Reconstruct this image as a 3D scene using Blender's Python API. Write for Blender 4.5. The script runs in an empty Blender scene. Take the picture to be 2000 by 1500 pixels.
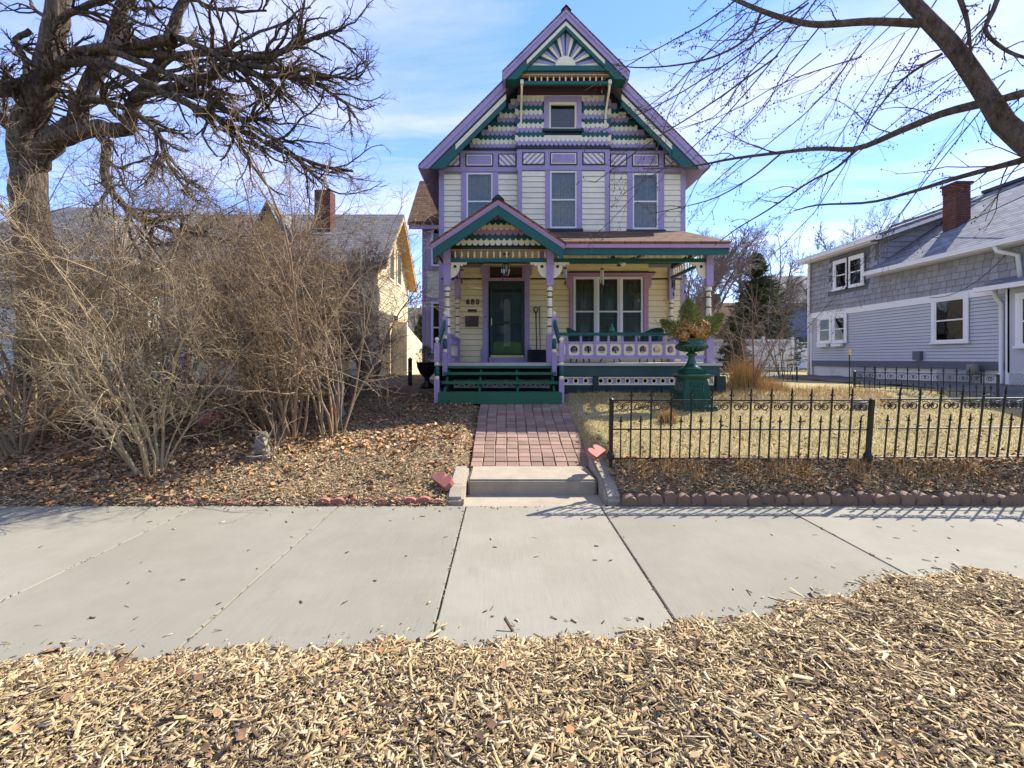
import bpy, math, random
import numpy as np
from mathutils import Matrix, Vector
random.seed(7); rng = np.random.default_rng(11)
SC = bpy.context.scene; COL = SC.collection
R = math.radians

# ---------------------------------------------------------------- camera
FPX = 889.0; CX = 984.0; HY = 700.0; CAMZ = 1.67       # measured from the photograph (2000 px wide)
cam = bpy.data.cameras.new('camera'); camo = bpy.data.objects.new('camera', cam); COL.objects.link(camo)
camo.location = (0, 0, CAMZ); camo.rotation_euler = (R(90), 0, 0)
cam.sensor_width = 36; cam.lens = FPX/2000*36; cam.shift_x = 0.008; cam.shift_y = -0.025
cam.clip_start = 0.05; cam.clip_end = 2000
SC.camera = camo
# ---------------------------------------------------------------- sky and sun
SUN = Vector((.88, .55, 1.0)).normalized()
SUN_EL = math.asin(SUN.z); SUN_AZ = math.atan2(SUN.x, SUN.y)
w = bpy.data.worlds.new('World'); SC.world = w; w.use_nodes = True
nt = w.node_tree; nt.nodes.clear(); N = nt.nodes.new; L = nt.links.new
out = N('ShaderNodeOutputWorld'); bg = N('ShaderNodeBackground'); bg.inputs[1].default_value = 0.15
sky = N('ShaderNodeTexSky'); sky.sky_type = 'NISHITA'; sky.sun_disc = False
sky.sun_elevation = SUN_EL; sky.sun_rotation = SUN_AZ; sky.altitude = 250; sky.air_density = .75; sky.dust_density = 0; sky.ozone_density = 3
tc = N('ShaderNodeTexCoord'); sep = N('ShaderNodeSeparateXYZ'); L(tc.outputs['Generated'], sep.inputs[0])
zc = N('ShaderNodeMath'); zc.operation = 'MAXIMUM'; L(sep.outputs[2], zc.inputs[0]); zc.inputs[1].default_value = .06
dx = N('ShaderNodeMath'); dx.operation = 'DIVIDE'; L(sep.outputs[0], dx.inputs[0]); L(zc.outputs[0], dx.inputs[1])
dy = N('ShaderNodeMath'); dy.operation = 'DIVIDE'; L(sep.outputs[1], dy.inputs[0]); L(zc.outputs[0], dy.inputs[1])
cmb = N('ShaderNodeCombineXYZ'); L(dx.outputs[0], cmb.inputs[0]); L(dy.outputs[0], cmb.inputs[1])
mp = N('ShaderNodeMapping'); mp.inputs['Scale'].default_value = (.55, .95, 1); mp.inputs['Rotation'].default_value = (0, 0, .5); mp.inputs['Location'].default_value = (3.1, .4, 0); L(cmb.outputs[0], mp.inputs[0])
n1 = N('ShaderNodeTexNoise'); n1.inputs['Scale'].default_value = 1.1; n1.inputs['Detail'].default_value = 9; n1.inputs['Roughness'].default_value = .58; n1.inputs['Distortion'].default_value = .5; L(mp.outputs[0], n1.inputs['Vector'])
cr = N('ShaderNodeValToRGB'); cr.color_ramp.elements[0].position = .42; cr.color_ramp.elements[0].color = (.04,)*3+(1,); cr.color_ramp.elements[1].position = .74; cr.color_ramp.elements[1].color = (.70,)*3+(1,); L(n1.outputs[0], cr.inputs[0])
mx = N('ShaderNodeMixRGB'); mx.inputs[2].default_value = (1.95, 1.95, 1.98, 1); gm0 = N('ShaderNodeGamma'); gm0.inputs[1].default_value = .68; L(sky.outputs[0], gm0.inputs[0])
L(cr.outputs[0], mx.inputs[0]); L(gm0.outputs[0], mx.inputs[1])
tn = N('ShaderNodeMixRGB'); tn.blend_type = 'MULTIPLY'; tn.inputs[0].default_value = 1; tn.inputs[2].default_value = (1.0, .94, .94, 1); L(mx.outputs[0], tn.inputs[1]); hs_ = N('ShaderNodeHueSaturation'); hs_.inputs['Hue'].default_value = .515; hs_.inputs['Saturation'].default_value = 1.5; hs_.inputs['Value'].default_value = .94; L(tn.outputs[0], hs_.inputs['Color']); L(hs_.outputs[0], bg.inputs[0]); L(bg.outputs[0], out.inputs[0])
sl = bpy.data.lights.new('sun', 'SUN'); sl.energy = 2.0; sl.angle = R(.6); sl.color = (1, .94, .82)
so = bpy.data.objects.new('sun', sl); COL.objects.link(so); so.rotation_euler = SUN.to_track_quat('Z', 'Y').to_euler(); so.location = (20, 10, 30)
SC.view_settings.view_transform = 'Standard'; SC.view_settings.look = 'None'; SC.view_settings.gamma = 1; SC.view_settings.exposure = 2.4

# ---------------------------------------------------------------- materials
def lin(r, g, b): return tuple(((c/255)/12.92 if c/255 <= .04045 else ((c/255+.055)/1.055)**2.4) for c in (r, g, b))
MATS = {}
def nodes(name):
    m = bpy.data.materials.new(name); m.use_nodes = True
    t = m.node_tree; b = t.nodes['Principled BSDF']; MATS[name] = m
    return m, t, b, t.nodes.new, t.links.new
def mixcol(t, f, a, b, mode='MIX'):
    n = t.nodes.new('ShaderNodeMixRGB'); n.blend_type = mode
    for i, x in ((0, f), (1, a), (2, b)):
        if isinstance(x, (int, float)): n.inputs[i].default_value = x
        elif isinstance(x, tuple): n.inputs[i].default_value = x[:3]+(1,)
        else: t.links.new(x, n.inputs[i])
    return n.outputs[0]
def noise(t, scale, detail=4, rough=.55, vec=None):
    n = t.nodes.new('ShaderNodeTexNoise'); n.inputs['Scale'].default_value = scale; n.inputs['Detail'].default_value = detail; n.inputs['Roughness'].default_value = rough
    if vec is None:
        g = t.nodes.new('ShaderNodeNewGeometry'); vec = g.outputs['Position']
    t.links.new(vec, n.inputs['Vector']); return n.outputs[0]
def ramp(t, x, *stops):
    n = t.nodes.new('ShaderNodeValToRGB'); e = n.color_ramp.elements
    while len(e) < len(stops): e.new(.5)
    for k, (p, c) in enumerate(stops): e[k].position = p; e[k].color = (c[0], c[1], c[2], 1) if isinstance(c, tuple) else (c, c, c, 1)
    t.links.new(x, n.inputs[0]); return n.outputs[0]
def bump(t, b, h, s, d=.01):
    n = t.nodes.new('ShaderNodeBump'); n.inputs['Strength'].default_value = s; n.inputs['Distance'].default_value = d
    t.links.new(h, n.inputs['Height']); t.links.new(n.outputs[0], b.inputs['Normal'])
def mat(name, col, rough=.55, var=.12, scale=3, fine=.06, fscale=45, bmp=.15, metal=0, rnd=0., grime=0., spec=.4):
    m, t, b, N, L = nodes(name)
    a = tuple(c*(1-var) for c in col); c2 = tuple(min(1, c*(1+var)) for c in col)
    c = mixcol(t, noise(t, scale), a, c2)
    f = noise(t, fscale, 3)
    c = mixcol(t, fine*2, c, ramp(t, f, (.3, .25), (.7, 1.)), 'MULTIPLY')
    if rnd:
        oi = N('ShaderNodeObjectInfo'); c = mixcol(t, 1., c, ramp(t, oi.outputs['Random'], (0, 1-rnd), (1, 1.)), 'MULTIPLY')
    if grime: c = mixcol(t, ramp(t, noise(t, 2.2, 7, .7), (.5, 0.), (.78, grime)), c, (.10, .09, .07))
    L(c, b.inputs['Base Color']); b.inputs['Roughness'].default_value = rough; b.inputs['Metallic'].default_value = metal; b.inputs['Specular IOR Level'].default_value = spec
    if bmp: bump(t, b, f, bmp)
    return m
LAV = mat('lavender_paint', lin(168, 150, 188), .5, .1, grime=.35)
MAU = mat('mauve_paint', lin(184, 140, 170), .5, .07, grime=.2)
GRN = mat('teal_green_paint', lin(24, 90, 84), .42, .1, grime=.15)
STG = mat('step_green_paint', lin(30, 98, 74), .4, .12, grime=.25)
DGR = mat('dark_trim_paint', lin(24, 52, 54), .45, .1)
WHT = mat('white_siding_paint', (.93, .84, .64), .55, .05, rnd=.09, grime=.2)
CRM = mat('cream_paint', (.89, .79, .57), .5, .04, rnd=.04, grime=.12)
PCR = mat('porch_bounce_cream', (.92, .78, .44), .55, .04, rnd=.05, grime=.12)  # cream yellowed; warm bounce light of the porch put into the colour
VIN = mat('white_trim', (.82, .82, .82), .4, .03)
MRN = mat('maroon_shade', lin(84, 52, 56), .5)
BRN = mat('dark_brown_metal', lin(70, 52, 46), .4)
BLK = mat('black_iron', (.012, .013, .014), .38, .3, metal=.2, spec=.5)
BPL = mat('black_plastic', (.015, .015, .017), .45, .2)
BRS = mat('brass', (.75, .53, .22), .3, .1, metal=.9)
CON = mat('old_concrete', (.42, .355, .26), .9, .2, 4, .3, 90, .6, grime=.4)
DRK = mat('dark_interior', (.05, .048, .045), .9)
GRH = mat('grey_blue_siding', lin(190, 194, 200), .6, .04, grime=.08)
GRS = mat('grey_shake_paint', lin(158, 160, 167), .7, .06, rnd=.25, grime=.1)
GRD = mat('slate_paint_and_lap_shade', lin(96, 100, 112), .6)
GWT = mat('whitewashed_foundation', (.72, .70, .68), .8, .07, grime=.3)
CRH = mat('cream_house_siding', lin(214, 198, 160), .65, .06, grime=.2)
PGH = mat('pale_green_siding', lin(206, 214, 205), .65, .05, grime=.15)
TAN = mat('ochre_trim_paint', lin(190, 148, 88), .6, .1)
BLH = mat('blue_house_siding', lin(122, 142, 176), .6, .05)
STO = mat('grey_stone', (.28, .255, .215), .85, .2, 9, .25, 60, .5, grime=.3)
PNK = mat('pink_concrete', lin(176, 112, 98), .85, .12, 6, .15, 90, .4, rnd=.15, grime=.15)
EDG = mat('tan_edging_concrete', lin(146, 120, 98), .88, .14, 6, .2, 90, .4, rnd=.25, grime=.35)
PAV = mat('paver_brick', lin(170, 138, 118), .88, .2, 5, .25, 110, .5, rnd=.38, grime=.3)
URN = mat('urn_green_gloss', lin(14, 74, 54), .2, .15, spec=.6)
CUR = mat('lace_curtain', (.55, .55, .52), .9, .45, 11)
SKT = mat('skirt_green_paint', lin(46, 80, 82), .5, .12, grime=.3)
LSH = mat('lap_shade_backing', (.30, .28, .25), .9)  # dark wall behind the boards; lap shadow lines put into its colour
PFL = mat('porch_floor_paint', (.50, .48, .45), .5, .08, grime=.25)  # pale grey made up to bounce light into the porch
CU2 = mat('grey_lace_curtain', (.30, .30, .28), .9, .1, 20)
GTR = mat('gutter_white', (.78, .78, .76), .4, .04, grime=.15)
WIK = mat('green_wicker', (.02, .06, .05), .6, .3, 30)
def bark(name, c0, c1, c2, st=(9, 9, 1.6)):
    m, t, b, N, L = nodes(name); g = N('ShaderNodeNewGeometry'); mpn = N('ShaderNodeMapping'); mpn.inputs['Scale'].default_value = st; L(g.outputs['Position'], mpn.inputs[0])
    f = noise(t, 1.3, 6, .7, mpn.outputs[0]); c = ramp(t, f, (.32, c0), (.5, c1), (.68, c2)); L(c, b.inputs['Base Color']); b.inputs['Roughness'].default_value = .95; b.inputs['Specular IOR Level'].default_value = .1; bump(t, b, f, 1., .12); return m
OAKB = bark('oak_bark', (.035, .026, .02), (.13, .098, .072), (.28, .22, .165), (14, 14, 3))
TRB = bark('tree_bark', (.09, .068, .055), (.21, .165, .135), (.32, .26, .215), (26, 26, 12))
TWG = mat('shrub_twig', (.33, .24, .14), .8, .35, 2.5, .2, 30, .3)
TWD = mat('dark_twig', (.20, .14, .10), .85, .3, 2.5)
TWM = mat('brown_twig', (.27, .185, .11), .85, .35, 2.5)
TWY = mat('golden_twig', (.37, .285, .165), .8, .3, 2.5)
FARB = mat('far_twig', (.20, .155, .13), .9, .25, 1)
BRK = mat('chimney_brick', lin(114, 66, 54), .85, .2, 8, .2, 60, .4, rnd=.35)
MOR = mat('mortar', (.42, .38, .34), .9)
WOD = mat('fence_wood', lin(190, 150, 100), .8)
BLU = mat('blue_plastic', (.02, .03, .16), .45)
def shingle(name, c1, c2, axis, rh, bw=.32, zs=1.):
    m, t, b, N, L = nodes(name)
    g = N('ShaderNodeNewGeometry'); s = N('ShaderNodeSeparateXYZ'); L(g.outputs['Position'], s.inputs[0])
    z = N('ShaderNodeMath'); z.operation = 'MULTIPLY'; z.inputs[1].default_value = zs; L(s.outputs[2], z.inputs[0])
    c = N('ShaderNodeCombineXYZ'); L(s.outputs[axis], c.inputs[0]); L(z.outputs[0], c.inputs[1])
    br = N('ShaderNodeTexBrick'); L(c.outputs[0], br.inputs['Vector']); br.inputs['Scale'].default_value = 1; br.inputs['Brick Width'].default_value = bw; br.inputs['Row Height'].default_value = rh
    br.inputs['Mortar Size'].default_value = .012; br.inputs['Mortar Smooth'].default_value = .6; br.inputs['Color1'].default_value = c1+(1,); br.inputs['Color2'].default_value = c2+(1,); br.inputs['Mortar'].default_value = tuple(x*.35 for x in c1)+(1,)
    col = mixcol(t, .5, br.outputs[0], ramp(t, noise(t, 60, 3), (.3, .4), (.7, 1.)), 'MULTIPLY')
    col = mixcol(t, .5, col, ramp(t, noise(t, 1.2, 5), (.3, .55), (.7, 1.)), 'MULTIPLY')
    L(col, b.inputs['Base Color']); b.inputs['Roughness'].default_value = .95; b.inputs['Specular IOR Level'].default_value = .15
    inv = N('ShaderNodeMath'); inv.operation = 'SUBTRACT'; inv.inputs[0].default_value = 1; L(br.outputs['Fac'], inv.inputs[1]); bump(t, b, inv.outputs[0], .8, .02)
    return m
RBX = shingle('brown_roof_shingle', lin(136, 104, 82), lin(104, 78, 62), 0, .11)
RBY = shingle('brown_side_shingle', lin(150, 116, 90), lin(118, 88, 70), 1, .11)
RGY = shingle('grey_roof_shingle', lin(158, 162, 168), lin(124, 128, 136), 1, .085)
RGX = shingle('slate_roof_shingle', lin(148, 144, 142), lin(120, 117, 116), 0, .12)
def glass():
    m, t, b, N, L = nodes('window_glass'); t.nodes.remove(b)
    o = t.nodes['Material Output']; tr = N('ShaderNodeBsdfTransparent'); tr.inputs[0].default_value = (.8, .83, .82, 1)
    gl = N('ShaderNodeBsdfGlossy'); gl.inputs['Roughness'].default_value = .015
    fr = N('ShaderNodeFresnel'); fr.inputs[0].default_value = 1.6
    wv = noise(t, 3.5, 2); bm = N('ShaderNodeBump'); bm.inputs['Strength'].default_value = .015; bm.inputs['Distance'].default_value = .05; L(wv, bm.inputs['Height']); L(bm.outputs[0], gl.inputs['Normal'])
    mxs = N('ShaderNodeMixShader'); L(fr.outputs[0], mxs.inputs[0]); L(tr.outputs[0], mxs.inputs[1]); L(gl.outputs[0], mxs.inputs[2]); L(mxs.outputs[0], o.inputs[0])
    return m
GLS = glass()
def tinted(name, stops, rough=.85, var=.25, trans=0.):
    """colour per piece from the 'tint' attribute"""
    m, t, b, N, L = nodes(name)
    a = N('ShaderNodeAttribute'); a.attribute_name = 'tint'
    c = ramp(t, a.outputs['Fac'], *stops)
    c = mixcol(t, .6, c, ramp(t, noise(t, 90, 3), (.3, .5), (.7, 1.)), 'MULTIPLY')
    L(c, b.inputs['Base Color']); b.inputs['Roughness'].default_value = rough; b.inputs['Specular IOR Level'].default_value = .25
    return m
CHIP = tinted('wood_chip', [(0, (.06, .04, .028)), (.25, (.20, .135, .07)), (.5, (.39, .275, .13)), (.8, (.53, .40, .21)), (1, (.62, .51, .33))])
LEAF = tinted('dead_leaf', [(0, (.13, .075, .045)), (.35, (.30, .17, .09)), (.6, (.50, .31, .16)), (.85, (.58, .25, .08)), (1, (.68, .50, .30))])
GRSS = tinted('dry_grass', [(0, (.27, .23, .08)), (.3, (.48, .39, .16)), (.6, (.62, .50, .25)), (1, (.76, .64, .40))])
STRW = tinted('golden_straw', [(0, (.34, .18, .06)), (.5, (.55, .34, .12)), (1, (.68, .50, .24))])
NDL = tinted('spruce_needle', [(0, (.025, .05, .018)), (.6, (.075, .12, .042)), (1, (.18, .21, .08))])
NDY = tinted('cedar_sprig', [(0, (.08, .11, .02)), (.6, (.20, .25, .06)), (1, (.38, .40, .13))])
HYD = tinted('dried_hydrangea', [(0, (.30, .13, .035)), (.5, (.62, .33, .10)), (1, (.78, .52, .24))])
def soil(name, stops, sc=25):
    m, t, b, N, L = nodes(name); c = ramp(t, noise(t, sc, 8, .7), *stops)
    c = mixcol(t, .6, c, ramp(t, noise(t, 1.3, 4), (.3, .5), (.7, 1.)), 'MULTIPLY')
    L(c, b.inputs['Base Color']); b.inputs['Roughness'].default_value = .95; b.inputs['Specular IOR Level'].default_value = .1; bump(t, b, noise(t, sc*2, 6, .7), .8, .03); return m
SOIL = soil('mulch_soil', [(.3, (.08, .055, .035)), (.55, (.23, .16, .095)), (.75, (.42, .31, .19))])
DUST = soil('chip_dust', [(.3, (.10, .07, .045)), (.55, (.28, .20, .12)), (.75, (.46, .35, .21))], 60)
TURF = soil('dormant_turf', [(.3, (.24, .19, .08)), (.55, (.44, .36, .17)), (.75, (.60, .50, .28))], 18)
DRIV = soil('driveway_gravel', [(.3, (.12, .11, .095)), (.6, (.2, .185, .165)), (.8, (.3, .28, .25))], 30)
ASPH = soil('asphalt', [(.3, (.035,)*3), (.6, (.055,)*3), (.8, (.08,)*3)], 60)
LAWN = soil('green_lawn', [(.3, (.04, .09, .015)), (.6, (.08, .17, .03)), (.8, (.13, .22, .05))], 8)
def slabmat():
    m, t, b, N, L = nodes('sidewalk_concrete')
    g = N('ShaderNodeNewGeometry'); mpn = N('ShaderNodeMapping'); mpn.inputs['Scale'].default_value = (160, 3, 1); L(g.outputs['Position'], mpn.inputs[0])
    br = noise(t, 1., 3, .6, mpn.outputs[0])                              # broom finish
    c = mixcol(t, noise(t, 1.1, 6, .65), (.225, .210, .165), (.31, .290, .228))
    c = mixcol(t, .35, c, ramp(t, noise(t, 140, 4, .7), (.3, .55), (.65, 1.)), 'MULTIPLY')
    c = mixcol(t, .22, c, ramp(t, br, (.35, .6), (.6, 1.)), 'MULTIPLY')
    c = mixcol(t, ramp(t, noise(t, 2.6, 8, .75), (.56, 0.), (.8, .5)), c, (.17, .14, .10))
    c = mixcol(t, ramp(t, noise(t, .55, 6, .7), (.45, 0.), (.7, .35)), c, (.32, .295, .25))
    oi = N('ShaderNodeObjectInfo'); c = mixcol(t, 1., c, ramp(t, oi.outputs['Random'], (0, .86), (1, 1.)), 'MULTIPLY')
    L(c, b.inputs['Base Color']); b.inputs['Roughness'].default_value = .9; b.inputs['Specular IOR Level'].default_value = .2; bump(t, b, br, .35, .004); return m
SLAB = slabmat()

# ---------------------------------------------------------------- mesh helpers
def link(name, me, parent=None, m=None):
    o = bpy.data.objects.new(name, me); COL.objects.link(o)
    if m is not None and me is not None and not me.materials: me.materials.append(m)
    if parent is not None:
        o.parent = parent
        o.matrix_parent_inverse = Matrix.Translation(-parent.location) if parent.parent is None else Matrix.Identity(4)
        if parent.parent is not None and parent.location.length > 0: o.matrix_parent_inverse = Matrix.Translation(-parent.location)
    return o
def tag(o, label=None, cat=None, group=None, kind=None):
    for k, v in (('label', label), ('category', cat), ('group', group), ('kind', kind)):
        if v: o[k] = v
    return o
def thing(name, label, cat, loc=(0, 0, 0), group=None):
    o = link(name, None); o.location = loc; o.empty_display_size = .1; return tag(o, label, cat, group)
def copy_tree(o, parent=None):
    c = o.copy(); COL.objects.link(c); c.parent = parent
    for ch in list(o.children): copy_tree(ch, c)
    return c
class MB:
    def __init__(s): s.v = []; s.f = []
    def add(s, vs, fs):
        k = len(s.v); s.v += [tuple(p) for p in vs]; s.f += [tuple(i+k for i in f) for f in fs]; return s
    def box(s, x0, x1, y0, y1, z0, z1):
        return s.add([(x0, y0, z0), (x1, y0, z0), (x1, y1, z0), (x0, y1, z0), (x0, y0, z1), (x1, y0, z1), (x1, y1, z1), (x0, y1, z1)],
                     [(3, 2, 1, 0), (4, 5, 6, 7), (0, 1, 5, 4), (1, 2, 6, 5), (2, 3, 7, 6), (3, 0, 4, 7)])
    def prism(s, a, b):
        n = len(a); return s.add(list(a)+list(b), [tuple(range(n)), tuple(range(2*n-1, n-1, -1))]+[(i, i+n, (i+1) % n+n, (i+1) % n) for i in range(n)])
    def py(s, p, y0, y1): return s.prism([(x, y0, z) for x, z in p], [(x, y1, z) for x, z in p])
    def px(s, p, x0, x1): return s.prism([(x0, y, z) for y, z in p], [(x1, y, z) for y, z in p])
    def pz(s, p, z0, z1): return s.prism([(x, y, z0) for x, y in p], [(x, y, z1) for x, y in p])
    def bar(s, p, q, w, h):
        p, q = Vector(p), Vector(q); d = (q-p).normalized(); u = d.cross(Vector((0, 0, 1)))
        if u.length < 1e-3: u = Vector((1, 0, 0))
        u.normalize(); v = u.cross(d); c = [(-w/2, -h/2), (w/2, -h/2), (w/2, h/2), (-w/2, h/2)]
        return s.prism([p+u*a+v*b for a, b in c], [q+u*a+v*b for a, b in c])
    def lathe(s, cx, cy, prof, n=12):
        vs = [(cx+r*math.cos(2*math.pi*i/n), cy+r*math.sin(2*math.pi*i/n), z) for r, z in prof for i in range(n)]
        fs = [(k*n+i, k*n+(i+1) % n, (k+1)*n+(i+1) % n, (k+1)*n+i) for k in range(len(prof)-1) for i in range(n)]
        fs += [tuple(range(n-1, -1, -1)), tuple(range((len(prof)-1)*n, len(prof)*n))]; return s.add(vs, fs)
    def tube(s, pts, r, n=6):
        P = [Vector(p) for p in pts]; rs = r if isinstance(r, (list, tuple)) else [r]*len(P); vs = []
        for k, p in enumerate(P):
            d = (P[min(k+1, len(P)-1)]-P[max(k-1, 0)]).normalized(); u = d.cross(Vector((.13, .98, .1)) if abs(d.y) < .9 else Vector((1, 0, 0))).normalized(); v = d.cross(u)
            vs += [p+(u*math.cos(2*math.pi*i/n)+v*math.sin(2*math.pi*i/n))*rs[k] for i in range(n)]
        fs = [(k*n+i, k*n+(i+1) % n, (k+1)*n+(i+1) % n, (k+1)*n+i) for k in range(len(P)-1) for i in range(n)]+[tuple(range(n-1, -1, -1)), tuple(range((len(P)-1)*n, len(P)*n))]
        return s.add(vs, fs)
    def holed(s, x0, x1, z0, z1, r, y0, y1, n=20):
        cx, cz = (x0+x1)/2, (z0+z1)/2; hx, hz = (x1-x0)/2, (z1-z0)/2; O = []; I = []
        for i in range(n):
            a = 2*math.pi*(i+.5)/n; c, q = math.cos(a), math.sin(a); k = 1/max(abs(c), abs(q))
            O.append((cx+c*k*hx, cz+q*k*hz)); I.append((cx+c*r, cz+q*r))
        vs = [(x, y, z) for y in (y0, y1) for x, z in O+I]; fs = []
        for i in range(n):
            j = (i+1) % n
            fs += [(i, j, n+j, n+i), (2*n+j, 2*n+i, 3*n+i, 3*n+j), (i, 2*n+i, 2*n+j, j), (n+i, n+j, 3*n+j, 3*n+i)]
        return s.add(vs, fs)
    def mesh(s, name, m, smooth=False):
        me = bpy.data.meshes.new(name); me.from_pydata(s.v, [], s.f); me.materials.append(m)
        if smooth: me.polygons.foreach_set('use_smooth', [True]*len(me.polygons))
        me.update(); return me
    def o(s, name, m, parent=None, smooth=False): return link(name, s.mesh(name, m, smooth), parent)
def struct(name, o_or_mb, m=None):
    o = o_or_mb if m is None else o_or_mb.o(name, m); o['kind'] = 'structure'; return o
def inst(name, me, parent, loc, rot=(0, 0, 0), sc=(1, 1, 1)):
    o = link(name, me, parent); o.location = loc; o.rotation_euler = rot; o.scale = sc; return o
def npmesh(name, V, F, m, tint=None, smooth=False):
    me = bpy.data.meshes.new(name); V = np.asarray(V, np.float32); F = np.asarray(F, np.int32); k = F.shape[1]
    me.vertices.add(len(V)); me.vertices.foreach_set('co', V.ravel()); me.loops.add(F.size); me.loops.foreach_set('vertex_index', F.ravel())
    me.polygons.add(len(F)); me.polygons.foreach_set('loop_start', np.arange(0, F.size, k, dtype=np.int32)); me.polygons.foreach_set('loop_total', np.full(len(F), k, np.int32))
    if smooth: me.polygons.foreach_set('use_smooth', np.ones(len(F), bool))
    me.update(calc_edges=True)
    if tint is not None:
        at = me.attributes.new('tint', 'FLOAT', 'POINT'); at.data.foreach_set('value', np.asarray(tint, np.float32))
    me.materials.append(m); return me
# batches of tubes
def tubes(paths, radii, n):
    B, P, _ = paths.shape; T = np.gradient(paths, axis=1); T /= np.linalg.norm(T, axis=2, keepdims=True)+1e-9
    ref = np.where(np.abs(T[..., 1:2]) < .93, np.array([.06, 1., .05]), np.array([1., 0, 0])); U = np.cross(T, ref); U /= np.linalg.norm(U, axis=2, keepdims=True)+1e-9; W = np.cross(T, U)
    a = np.arange(n)*2*np.pi/n
    V = paths[:, :, None]+radii[:, :, None, None]*(np.cos(a)[None, None, :, None]*U[:, :, None]+np.sin(a)[None, None, :, None]*W[:, :, None])
    base = (np.arange(B)*P*n)[:, None, None]+(np.arange(P-1)*n)[None, :, None]; i = np.arange(n)[None, None]; j = (i+1) % n
    F = np.stack([base+i, base+j, base+n+j, base+n+i], -1).reshape(-1, 4); return V.reshape(-1, 3), F
def join(parts):
    Vs, Fs, k = [], [], 0
    for V, F in parts: Vs.append(V); Fs.append(F+k); k += len(V)
    return np.concatenate(Vs), np.concatenate(Fs)
def unit(a): return a/(np.linalg.norm(a, axis=-1, keepdims=True)+1e-9)
def shoot(start, d, length, P, wig, trop=(0, 0, 0)):
    B = len(start); pts = np.zeros((B, P, 3)); pts[:, 0] = start; d = unit(d); st = (length/(P-1))[:, None]
    for k in range(1, P):
        d = unit(d+rng.normal(0, wig, (B, 3))+np.array(trop)); pts[:, k] = pts[:, k-1]+d*st
    return pts
def kids(paths, radii, per, t0, t1, lf, ang, P, wig, trop=(0, 0, 0), rf=.6, rmin=.002, lmin=.1):
    B, PP, _ = paths.shape; ix = np.repeat(np.arange(B), per); n = len(ix)
    t = rng.uniform(t0, t1, n)*(PP-1); k = np.minimum(t.astype(int), PP-2); f = (t-k)[:, None]
    s = paths[ix, k]*(1-f)+paths[ix, k+1]*f; d = unit(paths[ix, k+1]-paths[ix, k]); r = radii[ix, k]*(1-f[:, 0])+radii[ix, k+1]*f[:, 0]
    q = unit(np.cross(d, rng.normal(0, 1, (n, 3)))); a = rng.normal(ang, ang*.25, n)[:, None]
    plen = np.linalg.norm(np.diff(paths, axis=1), axis=2).sum(1)[ix]
    ln = np.maximum(plen*lf*rng.uniform(.5, 1.2, n)*(1.15-.6*t/(PP-1)), lmin)
    p = shoot(s, d*np.cos(a)+q*np.sin(a), ln, P, wig, trop)
    r0 = np.maximum(r*rf, rmin); return p, r0[:, None]*np.linspace(1, .35, P)[None]
def spline(pts, n):
    P = np.array(pts, float); P = np.vstack([2*P[0]-P[1], P, 2*P[-1]-P[-2]]); o = []; m = len(P)-3
    for q in np.linspace(0, m-1e-6, n):
        i = int(q); t = q-i; a, b, c, d = P[i:i+4]
        o.append(.5*((2*b)+(c-a)*t+(2*a-5*b+4*c-d)*t*t+(3*b-a-3*c+d)*t**3))
    return np.array(o)
def PX(px, py, Y): return ((px-CX)/FPX*Y, Y, CAMZ+(HY-py)/FPX*Y)
# ================================================================ terrain
PR = ([5.10, 5.17, 5.22, 5.55, 6.2, 8.9, 9.9, 11, 16, 900], [-.06, .02, .10, .42, .50, .70, .93, .98, .95, .95])
PL = ([5.10, 5.17, 5.25, 6.0, 7, 8, 9, 10, 11, 900], [-.06, .01, .06, .22, .42, .60, .76, .88, .95, .95])
PW = ([5.10, 6.3, 6.34, 9.0, 9.9, 11, 900], [-.06, -.06, .10, .70, .80, .9, .95])
def hgt(X, Y):
    X = np.asarray(X, float); Y = np.asarray(Y, float)
    a, b, c = np.interp(Y, *PL), np.interp(Y, *PW), np.interp(Y, *PR)
    wl = np.clip((-.50-X)/.16, 0, 1); wr = np.clip((X-1.22)/.16, 0, 1)
    z = b*(1-wl)*(1-wr)+a*wl+c*wr
    bumps = .02*np.sin(X*2.1+Y*1.3)*np.sin(Y*2.7-X*.7)+.012*np.sin(X*5.3)*np.sin(Y*4.9+1)
    return z+bumps*np.clip((Y-5.3)/1, 0, 1)*np.maximum(wl, wr)
def H(x, y): return float(hgt(x, y))
def sheet(name, xs, ys, m, dz=0.):
    X, Y = np.meshgrid(xs, ys); Z = hgt(X, Y)+dz; V = np.stack([X, Y, Z], -1).reshape(-1, 3); nx = len(xs)
    i = (np.arange(len(ys)-1)[:, None]*nx+np.arange(nx-1)[None]).ravel()
    me = npmesh(name, V, np.stack([i, i+1, i+nx+1, i+nx], -1), m, smooth=True); return struct(name, link(name, me))
yn = np.concatenate([np.arange(5.10, 11.01, .09), [12, 14, 16, 20]])
sheet('garden_bed', np.concatenate([[-60, -40, -25], np.arange(-16, -.4, .12), [-.42]]), yn, SOIL)
sheet('walk_bed', np.arange(-.42, 1.21, .06), np.append(np.arange(5.10, 10.6, .08), [12, 20]), SOIL)
sheet('lawn', np.concatenate([np.arange(1.2, 11, .1), [14, 25, 60]]), np.append(5.60, yn[yn > 5.62]), TURF)
sheet('planting_strip', np.concatenate([np.arange(1.2, 11, .1), [14, 25, 60]]), np.append(yn[yn < 5.58], 5.60), SOIL)
sheet('back_yards', [-300, -60, -20, 0, 20, 60, 300], [20, 30, 60, 200, 800], TURF)
g = MB(); g.box(-60, 60, -3.5, 5.12, -.3, -.055); struct('boulevard_ground', g, TURF)
g = MB(); g.box(-200, 200, -14, -3.7, -.4, -.2); struct('street', g, CON)  # unseen street, made pale concrete to bounce light onto the house front
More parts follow.
